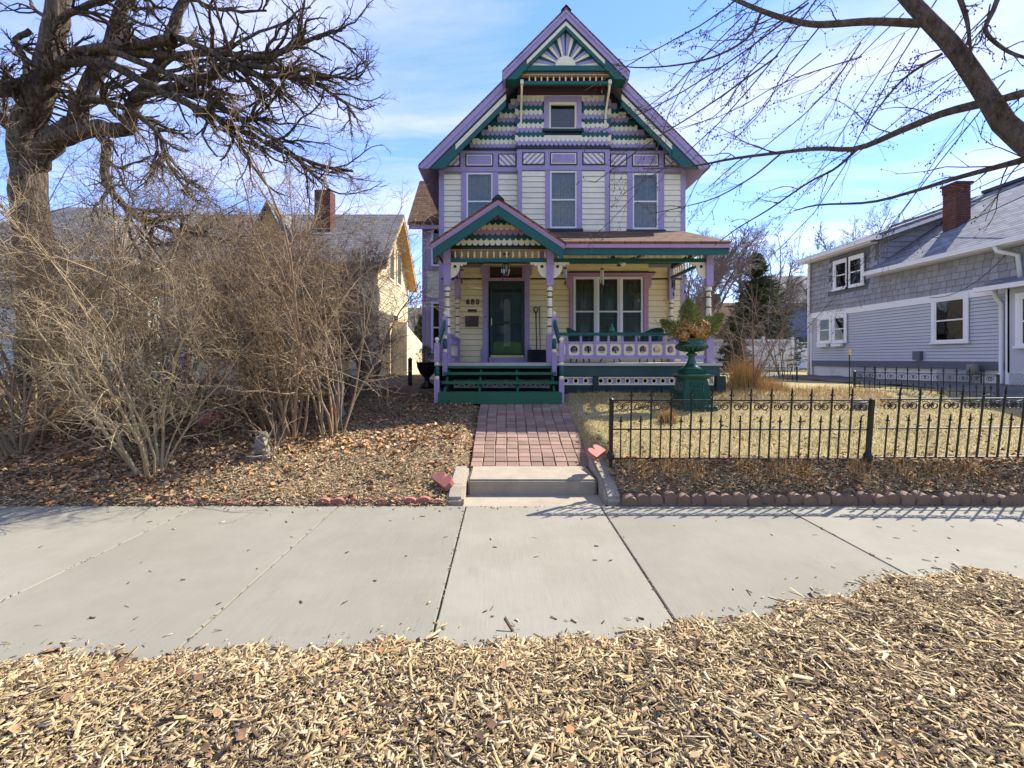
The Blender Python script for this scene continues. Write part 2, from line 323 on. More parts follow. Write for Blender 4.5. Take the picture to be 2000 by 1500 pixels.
g = MB(); g.box(-200, 200, -3.7, -3.5, -.4, -.05); struct('kerb', g, CON)
g = MB(); g.px([(-14, -.4), (-14, -.1), (-19, .4), (-30, 3.6), (-300, 4.5), (-300, -.5)], -200, 200); struct('lawn_bank_across_street', g, LAWN)
g = MB(); g.pz([(9.3, 5.2), (60, 5.2), (60, 10.4), (9.6, 10.4)], .1, .32)
# driveway strip beside the grey house
dr = []
xs = np.arange(9.9, 13.3, .3); ys = np.concatenate([np.arange(9, 21, .5), [24, 30]])
X, Y = np.meshgrid(xs, ys); V = np.stack([X, Y, hgt(X, Y)+.02], -1).reshape(-1, 3); nx = len(xs); i = (np.arange(len(ys)-1)[:, None]*nx+np.arange(nx-1)[None]).ravel()
struct('driveway', link('driveway', npmesh('driveway', V, np.stack([i, i+1, i+nx+1, i+nx], -1), DRIV)))

# ---------------------------------------------------------------- public sidewalk: slabs
sw = MB(); sw.box(-12, 14, 2.0, 5.10, -.2, -.03); swo = struct('sidewalk', sw, SOIL)
J = [-9.6, -7.6, -5.55, -3.45, -1.87, -.43, 1.09, 3.12, 5.3, 7.4, 9.5]
for a, b in zip(J[:-1], J[1:]):
    e = .007; s = MB(); x0, x1, y0, y1 = a+e, b-e, 2.1, 5.15; c = .006
    s.add([(x0, y0, -.1), (x1, y0, -.1), (x1, y1, -.1), (x0, y1, -.1), (x0, y0, -c), (x1, y0, -c), (x1, y1, -c), (x0, y1, -c), (x0+c, y0+c, 0), (x1-c, y0+c, 0), (x1-c, y1-c, 0), (x0+c, y1-c, 0)],
          [(0, 1, 5, 4), (1, 2, 6, 5), (2, 3, 7, 6), (3, 0, 4, 7), (4, 5, 9, 8), (5, 6, 10, 9), (6, 7, 11, 10), (7, 4, 8, 11), (8, 9, 10, 11)])
    o = s.o('concrete_slab', SLAB, swo)
s = MB(); s.box(-.47, 1.16, 5.163, 5.62, -.1, -.012); struct('step_apron', s, CON)

# ---------------------------------------------------------------- stone step, cheek stones, paver walk
def soft(mb, name, m, parent=None, w=.02, seg=2):
    import bmesh
    o = mb.o(name, m, parent); bm = bmesh.new(); bm.from_mesh(o.data); bmesh.ops.recalc_face_normals(bm, faces=bm.faces); bmesh.ops.bevel(bm, geom=bm.edges[:], offset=w, segments=seg, affect='EDGES', clamp_overlap=True); bm.to_mesh(o.data); bm.free(); return o
s = MB(); s.box(-.445, 1.15, 5.6, 6.33, -.08, .177)
tag(soft(s, 'stone_step', CON, w=.025), 'long weathered concrete step between the sidewalk and the paver walk', 'step')
s = MB(); s.px([(5.2, -.05), (5.2, .07), (5.42, .17), (6.05, .25), (6.15, -.05)], -.66, -.46)
tag(soft(s, 'cheek_stone', CON, w=.03), 'sloping concrete cheek stone at the left end of the step', 'stone', 'cheek stones')
s = MB(); s.px([(5.2, -.05), (5.2, .07), (5.38, .2), (6.25, .36), (6.3, -.05)], 1.165, 1.36)
tag(soft(s, 'cheek_stone', CON, w=.03), 'sloping concrete cheek stone at the right end of the step', 'stone', 'cheek stones')
wk = thing('paver_walk', 'walk of reddish tumbled pavers leading to the green steps', 'walkway', (.37, 7.6, .4)); wk['kind'] = 'structure'
del wk['category'], wk['label']
import bmesh
def pillow(w, d, h, c):
    m = MB(); x, y = w/2, d/2
    m.add([(-x, -y, -h), (x, -y, -h), (x, y, -h), (-x, y, -h), (-x, -y, -c), (x, -y, -c), (x, y, -c), (-x, y, -c), (-x+c, -y+c, 0), (x-c, -y+c, 0), (x-c, y-c, 0), (-x+c, y-c, 0)],
          [(0, 1, 5, 4), (1, 2, 6, 5), (2, 3, 7, 6), (3, 0, 4, 7), (4, 5, 9, 8), (5, 6, 10, 9), (6, 7, 11, 10), (7, 4, 8, 11), (8, 9, 10, 11)]); return m.mesh('paver', PAV)
pm = [pillow(.166, .143, .06, .009), pillow(.164, .142, .06, .011), pillow(.167, .144, .06, .010)]
sl_ = math.atan((.765-.165)/(9.0-6.34))
for r in range(19):
    for c in range(10):
        y = 6.42+r*.1475*math.cos(sl_); z = .165+(y-6.34)*math.tan(sl_)+random.uniform(-.004, .004)
        x = -.47+.085+c*.171+(.03 if r % 2 else 0)*0+random.uniform(-.002, .002)+.004*math.sin(r*.8+c)
        inst('paver', random.choice(pm), wk, (x, y, z), (sl_+random.uniform(-.012, .012), random.uniform(-.012, .012), random.uniform(-.01, .01)), (random.choice((1, -1)), 1, 1))

# ---------------------------------------------------------------- scalloped edging
def scallop(w=.155, hgt_=.145, t=.055):
    m = MB(); p = [(-w/2, 0)]+[(-w/2*math.cos(a), hgt_-.06+.06*math.sin(a)) for a in np.linspace(0, math.pi, 9)]+[(w/2, 0)]
    m.py(p, -t/2, t/2); return m
ed = scallop(.156, .15, .11).mesh('edging_block', EDG); edp = scallop(.16, .1).mesh('edging_block', PNK)
er = thing('garden_edging', 'row of tan scalloped edging blocks along the sidewalk below the iron fence', 'edging', (3.6, 5.2, 0))
for k in range(43):
    x = 1.42+k*.158; inst('edging_block', ed, er, (x+random.uniform(-.006, .006), 5.215+random.uniform(-.014, .014), random.uniform(-.04, .0)), (random.uniform(-.05, .2), random.uniform(-.07, .07), random.uniform(-.12, .12)), (random.uniform(.9, 1), 1, 1))
el = thing('garden_edging', 'low half buried pink scalloped edging along the left mulch bed', 'edging', (-2.2, 5.2, 0))
for x in list(np.arange(-2.05, -.72, .162))+list(np.arange(-3.95, -2.9, .165)):
    inst('edging_block', edp, el, (x, 5.22+random.uniform(-.015, .015), random.uniform(-.04, -.012)-(.022 if x < -2.5 else 0)), (random.uniform(-.1, .15), random.uniform(-.05, .05), random.uniform(-.1, .1)))
def loose(name_label, loc, rot):
    m = MB(); w = .34; p = [(-w/2, 0), (-w/2, .09)]
    for c in (-.085, .085): p += [(c-.08*math.cos(a), .09+.07*math.sin(a)) for a in np.linspace(.1, math.pi-.1, 7)]
    p += [(w/2, .09), (w/2, 0)]; m.py(p, -.035, .035); o = soft(m, 'edging_brick', PNK, w=.008, seg=1); o.location = loc; o.rotation_euler = rot; return tag(o, name_label, 'brick', 'loose edging bricks by the step')
loose('loose pink scalloped brick lying on the left cheek stone', (-.78, 5.45, .16), (-1.0, .12, -.95))
loose('loose pink scalloped brick propped on the right cheek stone', (1.24, 5.85, .42), (-1.05, -.1, 1.0))

# ---------------------------------------------------------------- scattered stuff
def scatter_boxes(x, y, z, ln, wd, th, tilt, tint):
    n = len(x); yaw = rng.uniform(0, 2*np.pi, n); p = rng.normal(0, tilt, n); rl = rng.normal(0, tilt*1.3, n)
    d = np.stack([np.cos(yaw)*np.cos(p), np.sin(yaw)*np.cos(p), np.sin(p)], -1)
    sd = np.stack([-np.sin(yaw)*np.cos(rl), np.cos(yaw)*np.cos(rl), np.sin(rl)], -1); up = np.cross(d, sd)
    c = np.stack([x, y, z], -1); V = []
    for k, (a, b, e) in enumerate([(-1, -1, -1), (1, -1, -1), (1, 1, -1), (-1, 1, -1), (-1, -1, 1), (1, -1, 1), (1, 1, 1), (-1, 1, 1)]):
        tp = rng.uniform(.25, 1., n)
        V.append(c+d*(a*ln/2*rng.uniform(.72, 1., n))[:, None]+sd*(b*wd/2*tp)[:, None]+up*(e*th/2)[:, None])
    V = np.stack(V, 1).reshape(-1, 3); F = np.array([(4, 5, 6, 7), (0, 1, 5, 4), (1, 2, 6, 5), (2, 3, 7, 6), (3, 0, 4, 7)])
    F = (np.arange(n)[:, None, None]*8+F[None]).reshape(-1, 4); return V, F, np.repeat(tint, 8)
EX = [-6, -2.9, -1.8, -.5, .3, 1.12, 1.78, 2.35, 2.93, 3.66, 3.94, 5, 8]; EY = [v-.05 for v in (2.56, 2.56, 2.61, 2.72, 2.72, 2.88, 3.06, 3.26, 3.5, 3.63, 3.47, 3.4, 3.3)]
def medge(x): return np.interp(x, EX, EY)+.035*np.sin(x*7.1)+.025*np.sin(x*17+1)
def mtop(x, y): return np.clip((medge(x)-y)*.22, 0, .07)+.012*np.sin(x*6+y*4)*np.clip((medge(x)-y)*3, 0, 1)
xs = np.arange(-5, 7.01, .06); 
V = []; nyy = 26
for x in xs:
    e = float(medge(x))
    for q in np.linspace(0, 1, nyy): y = e-q*(e-.2); V.append((x, y, .002+float(mtop(x, y))*.9))
i = (np.arange(len(xs)-1)[:, None]*nyy+np.arange(nyy-1)[None]).ravel()
struct('mulch_bed', link('mulch_bed', npmesh('mulch_bed', V, np.stack([i, i+1, i+nyy+1, i+nyy], -1), DUST, smooth=True)))
def tints(n, a=2., b=1.7): return rng.beta(a, b, n)
def chips(n, x0, x1, y0, sz):
    x = rng.uniform(x0, x1, n); q = rng.uniform(0, 1, n); e = medge(x)+rng.normal(0, .02, n)+np.where(rng.uniform(0, 1, n) < .12, rng.gamma(1., .05, n), 0); y = y0+(e-y0)*q
    ln = rng.gamma(2.6, sz/2.6, n).clip(.01, .2); wd = (ln*rng.uniform(.06, .32, n)).clip(.0025, .024); th = rng.uniform(.001, .0035, n)
    big = np.random.default_rng(3).uniform(0, 1, n)
    return scatter_boxes(x, y, mtop(x, y)+rng.uniform(.002, .016, n), ln, wd, th, .2, np.where(rng.uniform(0, 1, n) < .08, rng.uniform(0, .2, n), tints(n, 1.8, 1.2)))
parts = [chips(30000, -3.2, 4.6, 1.5, .042), chips(52000, -3.2, 4.6, 1.5, .024), chips(2000, -3.2, 4.6, 1.5, .08)]
def joint(ps):
    k = 0; V, F, T = [], [], []
    for v, f, t in ps: V.append(v); F.append(f+k); T.append(t); k += len(v)
    return np.concatenate(V), np.concatenate(F), np.concatenate(T)
V, F, T = joint(parts)
tag(link('wood_chips', npmesh('wood_chips', V, F, CHIP, T)), 'pale shredded wood chips covering the boulevard bed', 'wood chips', kind='stuff')
n = 230; x = rng.uniform(-4.5, 5, n); y = rng.uniform(2.7, 5.12, n); k = np.where(rng.uniform(0, 1, n) < .55); y[k] = medge(x[k])+rng.gamma(1.3, .09, len(k[0])); m2 = rng.uniform(0, 1, n) < .25; y[m2] = 5.12-rng.gamma(1.2, .06, m2.sum())
V, F, T = scatter_boxes(x, y, np.full(n, .006), rng.uniform(.015, .06, n), rng.uniform(.005, .02, n), rng.uniform(.002, .006, n), .12, tints(n, 1.2, 2.2))
tag(link('stray_chips', npmesh('stray_chips', V, F, CHIP, T)), 'stray wood chips and leaf bits scattered on the sidewalk', 'wood chips', kind='stuff')
n = 420; jx = np.array(J)[rng.integers(2, 9, n)]; y = rng.uniform(2.6, 5.14, n); x = jx+rng.normal(0, .007, n); edge_ = rng.uniform(0, 1, n) < .45; x[edge_] = rng.uniform(-4.6, 5.2, edge_.sum()); y[edge_] = 5.135-rng.gamma(1., .022, edge_.sum())
V, F, T = scatter_boxes(x, y, np.full(n, .003), rng.uniform(.008, .035, n), rng.uniform(.003, .01, n), rng.uniform(.002, .005, n), .1, tints(n, 1.2, 2.4))
tag(link('joint_grit', npmesh('joint_grit', V, F, CHIP, T)), 'grit and plant bits caught in the sidewalk joints and edge', 'grit', kind='stuff')
# leaves: bent quads
def leaves(x, y, z, s, tint, curl=.5):
    n = len(x); yaw = rng.uniform(0, 2*np.pi, n); p = rng.normal(0, .35, n)
    d = np.stack([np.cos(yaw)*np.cos(p), np.sin(yaw)*np.cos(p), np.sin(p)], -1); r = rng.normal(0, .4, n); sd = np.stack([-np.sin(yaw)*np.cos(r), np.cos(yaw)*np.cos(r), np.sin(r)], -1); up = np.cross(d, sd)
    c = np.stack([x, y, z], -1); S = s[:, None]; w = rng.uniform(.3, .6, n)[:, None]; cu = rng.uniform(0, curl, n)[:, None]
    V = np.stack([c-d*S*.5, c+sd*S*w+up*S*cu-d*S*.1, c+d*S*.5+up*S*cu*.4, c-sd*S*w+up*S*cu*.8+d*S*.05], 1).reshape(-1, 3); i = np.arange(n)*4
    F = np.concatenate([np.stack([i, i+1, i+2], -1), np.stack([i, i+2, i+3], -1)]); return V, F, np.repeat(tint, 4)
n = 46000; x = rng.uniform(-9.5, -.5, n); y = 5.12+4.6*rng.uniform(0, 1, n)**1.25; tn = tints(n, 1.6, 2.0)*.72
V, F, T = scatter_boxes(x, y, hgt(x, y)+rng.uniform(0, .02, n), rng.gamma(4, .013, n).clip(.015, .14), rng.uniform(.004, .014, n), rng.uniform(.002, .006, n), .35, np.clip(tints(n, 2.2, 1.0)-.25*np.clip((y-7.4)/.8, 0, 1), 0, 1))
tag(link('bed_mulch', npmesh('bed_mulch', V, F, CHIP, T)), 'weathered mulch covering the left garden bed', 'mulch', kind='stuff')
n = 20000; x = rng.uniform(-10, -.45, n); y = 5.15+5*rng.uniform(0, 1, n); keep = (rng.uniform(0, 1, n) < np.clip(.25+.7*np.exp(-((y-7.2-.1*x)/.5)**2)+.7*(x < -3.6), 0, 1)); x, y = x[keep], y[keep]; n = len(x)
V, F, T = leaves(x, y, hgt(x, y)+rng.uniform(.008, .035, n), rng.uniform(.03, .085, n), np.clip(tints(n, 1.8, 1.6)+.28*np.exp(-((y-7.2-.1*x)/.5)**2), 0, 1))
tag(link('leaf_litter', npmesh('leaf_litter', V, F, LEAF, T)), 'curled brown and orange dead leaves lying under the shrubs', 'leaves', kind='stuff')
n = 420; x = rng.uniform(-3, 4.6, n); y = 1.6+(medge(x)-1.6)*rng.uniform(0, 1.03, n)
V, F, T = leaves(x, y, mtop(x, y)+.025, rng.uniform(.015, .05, n), tints(n, 1.3, 2.4))
tag(link('mulch_leaves', npmesh('mulch_leaves', V, F, LEAF, T)), 'brown leaf scraps mixed into the boulevard wood chips', 'leaves', kind='stuff')
n = 700; x = 1.3+7*rng.uniform(0, 1, n)**1.3; y = 5.65+3.6*rng.uniform(0, 1, n)**1.6
V, F, T = leaves(x, y, hgt(x, y)+.035, rng.uniform(.025, .07, n), tints(n, 1.4, 1.6))
tag(link('lawn_leaves', npmesh('lawn_leaves', V, F, LEAF, T)), 'dead leaves blown onto the dry front lawn', 'leaves', kind='stuff')
# bed under the fence
n = 14000; x = rng.uniform(1.25, 7.5, n); y = 5.25+.38*rng.uniform(0, 1, n)
V, F, T = scatter_boxes(x, y, hgt(x, y)+rng.uniform(0, .02, n), rng.gamma(4, .014, n).clip(.012, .14), rng.uniform(.004, .014, n), rng.uniform(.002, .006, n), .3, tints(n, 2.0, 1.1))
V2, F2, T2 = leaves(x[:1500], y[:1500], hgt(x[:1500], y[:1500])+.02, rng.uniform(.03, .075, 1500), tints(1500, 1.6, 1.4))
tag(link('strip_mulch', npmesh('strip_mulch', V, F, CHIP, T)), 'dark mulch in the strip between edging and iron fence', 'mulch', kind='stuff')
tag(link('strip_leaves', npmesh('strip_leaves', V2, F2, LEAF, T2)), 'dead leaves caught in the strip below the iron fence', 'leaves', kind='stuff')
# blades
def blades(x, y, z, h, wd, lean, tint, seg=2):
    n = len(x); yaw = rng.uniform(0, 2*np.pi, n); d = np.stack([np.cos(yaw), np.sin(yaw), np.zeros(n)], -1); sd = np.stack([-np.sin(yaw), np.cos(yaw), np.zeros(n)], -1)
    l = np.abs(rng.normal(0, lean, n)); c = np.stack([x, y, z], -1); up = np.array([0, 0, 1.]); hh = h[:, None]; ll = l[:, None]
    mid = c+d*hh*ll*.35+up*hh*.55*np.cos(ll*.6); tip = c+d*hh*np.sin(np.clip(ll, 0, 1.5))+up*hh*np.cos(np.clip(ll, 0, 1.5)); w_ = wd[:, None]/2
    V = np.stack([c-sd*w_, c+sd*w_, mid+sd*w_*.8, mid-sd*w_*.8, tip], 1).reshape(-1, 3); i = np.arange(n)*5
    F = np.concatenate([np.stack([i, i+1, i+2], -1), np.stack([i, i+2, i+3], -1), np.stack([i+3, i+2, i+4], -1)]); return V, F, np.repeat(tint, 5)
n = 95000; x = 1.22+9*rng.uniform(0, 1, n)**1.15; y = 5.62+4.6*rng.uniform(0, 1, n); k = x < 1.55+(y-6)*.0; 
pt = .5+.5*np.sin(x*1.7+1.1*np.sin(y*2.1))*np.sin(y*1.9+.6*x)
V, F, T = blades(x, y, hgt(x, y)-.004, rng.uniform(.02, .06, n), rng.uniform(.003, .006, n), .9, np.clip(rng.normal(.66, .2, n)-.5*pt**2, 0, 1))
tag(link('lawn_grass', npmesh('lawn_grass', V, F, GRSS, T)), 'short straw coloured dormant grass of the front lawn', 'grass', kind='stuff')
# tufts in the strip
tx = [1.62, 1.95, 2.25, 2.9, 3.3, 3.55, 4.2, 4.75, 5.2, 5.6]; X, Y = [], []
for t in tx:
    m = 150; a = rng.normal(0, .1, m); b = rng.normal(0, .07, m); X.append(t+a); Y.append(5.43+b)
x, y = np.concatenate(X), np.clip(np.concatenate(Y), 5.26, 5.7); n = len(x)
V, F, T = blades(x, y, hgt(x, y), rng.uniform(.08, .2, n), rng.uniform(.004, .008, n), 1.0, tints(n, 1.6, 1.6))
tag(link('grass_tufts', npmesh('grass_tufts', V, F, STRW, T)), 'dry golden grass tufts in the strip behind the tan edging', 'grass', kind='stuff')
# ================================================================ the lavender house
YW = 12.28; XL, XR = -1.747, 4.885; XC = 1.569; ZT = 10.52; YB = 12.14
BX0, BX1 = .369, 2.80                                     # middle bay
hs = thing('victorian_house', 'tall lavender, teal and cream house with steep gable and wide front porch', 'house', (XC, 16, .95))
def ZW(py, Y=YW): return CAMZ+(HY-py)/FPX*Y
def XW(px, Y=YW): return (px-CX)/FPX*Y
def walls(mb, x0, x1, z0, z1, y0, y1, holes):
    xs = sorted({x0, x1, *[h[0] for h in holes], *[h[1] for h in holes]}); zs = sorted({z0, z1, *[h[2] for h in holes], *[h[3] for h in holes]})
    for a, b in zip(xs[:-1], xs[1:]):
        run = None
        for c, d in zip(zs[:-1], zs[1:]):
            cx, cz = (a+b)/2, (c+d)/2; hole = any(h[0] < cx < h[1] and h[2] < cz < h[3] for h in holes) or not (x0 < cx < x1 and z0 < cz < z1)
            if not hole: run = (run[0], d) if run else (c, d)
            if hole and run: mb.box(a, b, y0, y1, *run); run = None
        if run: mb.box(a, b, y0, y1, *run)
# openings (x0,x1,z0,z1)
UP = [(XW(911), XW(962.5), ZW(449), ZW(337.5)), (XW(1235), XW(1286), ZW(448), ZW(338.6))]
CB = (XW(1074, YB), XW(1126.5, YB), ZW(446, YB), ZW(334, YB))
DOOR = (XW(955), XW(1024), 1.6, ZW(521)); TRI = (XW(1119), XW(1257), 2.0, ZW(541))
ATT = (XW(1072, YB), XW(1126, YB), ZW(252, YB), ZW(200, YB))
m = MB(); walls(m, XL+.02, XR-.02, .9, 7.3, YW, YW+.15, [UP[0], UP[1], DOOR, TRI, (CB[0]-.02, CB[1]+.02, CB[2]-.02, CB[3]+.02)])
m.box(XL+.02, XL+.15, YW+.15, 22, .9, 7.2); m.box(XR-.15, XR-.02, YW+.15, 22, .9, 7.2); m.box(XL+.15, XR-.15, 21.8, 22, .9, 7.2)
wall = m.o('wall', LSH, hs)
m = MB(); m.box(XL+.16, XR-.16, YW+.16, 21.7, 4.3, 4.5); m.box(XL+.16, XR-.16, YW+.16, 21.7, .95, 1.55); m.box(XL+.16, XR-.16, YW+2.6, YW+2.7, 1.55, 7.2); m.o('interior', DRK, hs)
m = MB(); walls(m, BX0, BX1, 4.9, 7.36, YB, YW-.003, [CB]); bay = m.o('bay_wall', LSH, hs)
# clapboards, one object each; same-width runs share a mesh
def clap(x0, x1, zs, y, parent, mt, h, name='clapboard'):
    b = MB(); b.px([(0, 0), (-.026, 0), (-.010, h-.011), (0, h-.011)], x0, x1); me = b.mesh(name, mt)
    for z in zs: inst(name, me, parent, (0, y, z))
E = .143; zu = list(np.arange(4.35, 6.62, E))
cols = [(867.5, 901.5), (973, 1011)], [(1191, 1225.5), (1295, 1329)]
for a, b in cols[0]+cols[1]: clap(XW(a), XW(b), zu, YW, wall, WHT, E)
clap(XW(901.5), XW(973), [z for z in zu if z < UP[0][2]-.2], YW, wall, WHT, E); clap(XW(1225.5), XW(1295), [z for z in zu if z < UP[1][2]-.25], YW, wall, WHT, E)
for a, b in ((1019.5, 1065.5), (1136.5, 1181.5)): clap(XW(a, YB), XW(b, YB), [4.95+E*k for k in range(12)], YB, bay, WHT, E)
clap(XW(1065.5, YB), XW(1136.5, YB), [4.8], YB, bay, WHT, E)
# porch wall boards
zp = list(np.arange(1.58, 4.1, .15))
for a, b in ((862, 944), (1034, 1111.5), (1266, 1331)): clap(XW(a), XW(b), zp, YW, wall, PCR, .15)
clap(XW(1034), XW(1266), [4.03, 4.17], YW-.001, wall, PCR, .15); clap(XW(944), XW(1034), [4.17], YW-.001, wall, PCR, .15)
clap(XW(1111.5), XW(1266), [1.58, 1.73], YW-.001, wall, PCR, .15)
for a, b in ((862, 941), (1036, 1106), (1271, 1331)):
    m = MB(); m.box(XW(a), XW(b), YW-.045, YW-.001, 3.79, 3.83); m.o('belt_trim', DGR, hs)
m = MB(); m.box(XL+.1, XR-.1, YW-.05, YW-.024, 4.22, 4.27); m.o('belt_trim', DGR, hs)
# side walls seen past the porch: boards on the right flank are hidden; corner boards
for a, b, z0 in ((857.5, 867.5, .95), (1329, 1338, .95)):
    m = MB(); m.box(XW(a), XW(b), YW-.035, YW+.12, z0, 7.3); m.o('corner_board', LAV, hs)
for a in (1011.3, 1181.3):
    m = MB(); m.box(XW(a, YB), XW(a+8, YB), YB-.034, YB+.1, 4.8, 6.71); m.o('corner_board', LAV, hs)
# window casings, upper floor
def casing(parent, x0, x1, z0, z1, y, w, mt, sill=DGR):
    m = MB(); m.box(x0-w, x0, y-.04, y+.01, z0-.02, z1); m.o('casing', mt, parent); m = MB(); m.box(x1, x1+w, y-.04, y+.01, z0-.02, z1); m.o('casing', mt, parent)
    m = MB(); m.box(x0-w-.03, x1+w+.03, y-.075, y+.01, z0-.085, z0-.022); m.o('sill', sill, parent)
def sash_window(parent, x0, x1, z0, z1, y, fm=VIN, curtain=True, split=.5, f=.045, dep=.06, lace=CUR):
    w_ = MB(); w_.box(x0, x0+f, y, y+dep, z0, z1); w_.box(x1-f, x1, y, y+dep, z0, z1); w_.box(x0+f, x1-f, y, y+dep, z1-f, z1); w_.box(x0+f, x1-f, y, y+dep, z0, z0+f); wo = w_.o('window', fm, parent)
    zm = z0+(z1-z0)*split; s = MB(); s.box(x0+f, x1-f, y+.012, y+dep-.003, zm-.02, zm+.02); s.o('meeting_rail', fm, wo)
    g1 = MB(); g1.box(x0+f, x1-f, y+.028, y+.032, zm+.02, z1-f); g1.o('pane', GLS, wo); g2 = MB(); g2.box(x0+f, x1-f, y+.036, y+.04, z0+f, zm-.02); g2.o('pane', GLS, wo)
    if curtain:
        n = max(24, int((x1-x0)*70)); xs = np.linspace(x0+.02, x1-.02, n); yy = y+.13+.018*np.sin((xs-x0)*2*np.pi/.085)+.008*np.sin(xs*31)
        V = np.concatenate([np.stack([xs, yy, np.full(n, z0+.02)], -1), np.stack([xs, yy, np.full(n, z1-.02)], -1)]); i = np.arange(n-1)
        link('curtain', npmesh('curtain', V, np.stack([i, i+1, i+n+1, i+n], -1), lace, smooth=True), wo)
    return wo
for u in UP: sash_window(hs, *u, YW-.01); casing(hs, *u, YW, .14, LAV)
sash_window(hs, *CB, YB-.01); casing(hs, *CB, YB, .125, LAV)
# frieze of panels under the gable
def frieze(x0, x1, y, z0, z1, panels, cuts=()):
    m = MB(); m.box(x0, x1, y-.03, y+.004, z0, z1); fo = m.o('frieze_board', LAV, hs)
    pz0, pz1 = z0+.13, z1-.09
    for kind, a, b, cut in panels:
        P = [(a, pz0), (b, pz0), (b, pz1), (a, pz1)]
        if cut == 'l': P = [(a, pz0), (b, pz0), (b, pz1), (a+.19, pz1), (a, pz1-.21)]
        if cut == 'r': P = [(a, pz0), (b, pz0), (b, pz1-.21), (b-.19, pz1), (a, pz1)]
        q = MB(); q.py(P, y-.045, y-.029); po = q.o('frieze_panel', DGR, hs)
        cx, cz = sum(p[0] for p in P)/len(P), sum(p[1] for p in P)/len(P)
        ins = lambda k: [(cx+(x-cx)*(1-2*k/(b-a)), cz+(z-cz)*(1-2*k/(pz1-pz0))) for x, z in P]
        if kind == 'p':
            q = MB(); q.py(ins(.03), y-.05, y-.044); q.o('panel_border', CRM, po); q = MB(); q.py(ins(.055), y-.055, y-.049); q.o('panel_field', LAV, po)
        else:
            q = MB(); I = ins(.03); q.py(I, y-.05, y-.044); q.o('panel_field', CRM, po)
            x0_, x1_ = min(p[0] for p in I), max(p[0] for p in I); zz0, zz1 = min(p[1] for p in I), max(p[1] for p in I); hh = zz1-zz0; sg = 1 if kind == '/' else -1
            def clipx(poly):                                   # clip stripe to the panel outline
                for k in range(len(I)):
                    (ax, az), (bx, bz) = I[k], I[(k+1) % len(I)]; o_ = []
                    ins_ = lambda p: (bx-ax)*(p[1]-az)-(bz-az)*(p[0]-ax) >= -1e-9
                    for j in range(len(poly)):
                        p, r_ = poly[j], poly[(j+1) % len(poly)]; a1, a2 = ins_(p), ins_(r_)
                        if a1: o_.append(p)
                        if a1 != a2:
                            d1 = (bx-ax)*(p[1]-az)-(bz-az)*(p[0]-ax); d2 = (bx-ax)*(r_[1]-az)-(bz-az)*(r_[0]-ax); t = d1/(d1-d2); o_.append((p[0]+(r_[0]-p[0])*t, p[1]+(r_[1]-p[1])*t))
                    poly = o_
                    if len(poly) < 3: return None
                return poly
            s_ = x0_-hh
            while s_ < x1_+hh:
                pl = clipx([(s_, zz0), (s_+.075, zz0), (s_+.075+sg*hh*1.0, zz1), (s_+sg*hh*1.0, zz1)])
                if pl: q = MB(); q.py(pl, y-.056, y-.049); q.o('stripe', LAV, po)
                s_ += .15
FZ0, FZ1 = ZW(336), ZW(295)
frieze(XL, XW(1011.3), YW, FZ0, FZ1, [('/', XW(867.5), XW(899.5), 'l'), ('p', XW(909.5), XW(963.5), ''), ('\\', XW(973), XW(1008.5), '')])
frieze(XW(1189), XR, YW, FZ0, FZ1, [('/', XW(1190.5), XW(1224), ''), ('p', XW(1233.7), XW(1285.6), ''), ('\\', XW(1295.5), XW(1326), 'r')])
frieze(BX0-.02, BX1+.02, YB, ZW(333, YB), ZW(292, YB), [('/', XW(1020, YB), XW(1064, YB), ''), ('p', XW(1074, YB), XW(1127, YB), ''), ('\\', XW(1137, YB), XW(1181, YB), '')])
m = MB(); m.box(XL-.02, BX0-.02, YW-.07, YW, FZ1, FZ1+.06); m.box(BX1+.02, XR+.02, YW-.07, YW, FZ1, FZ1+.06); m.box(BX0-.05, BX1+.05, YB-.07, YB, ZW(292, YB), ZW(292, YB)+.06); m.o('water_table', DGR, hs)
# gable walls
GZ = FZ1+.05
m = MB(); um = ZT-.35-GZ; m.py([(XC-um, GZ), (XC+um, GZ), (XC, ZT-.35)], YW, YW+.12); gab = m.o('gable_wall', DGR, hs)
m = MB(); walls(m, BX0, BX1, GZ-.02, 9.0, YB, YW-.002, [ATT]); gbay = m.o('gable_bay_wall', DGR, hs)
m = MB(); m.box(ATT[0]-.1, ATT[1]+.1, YW-.0, YW+.2, ATT[2]-.1, ATT[3]+.1)
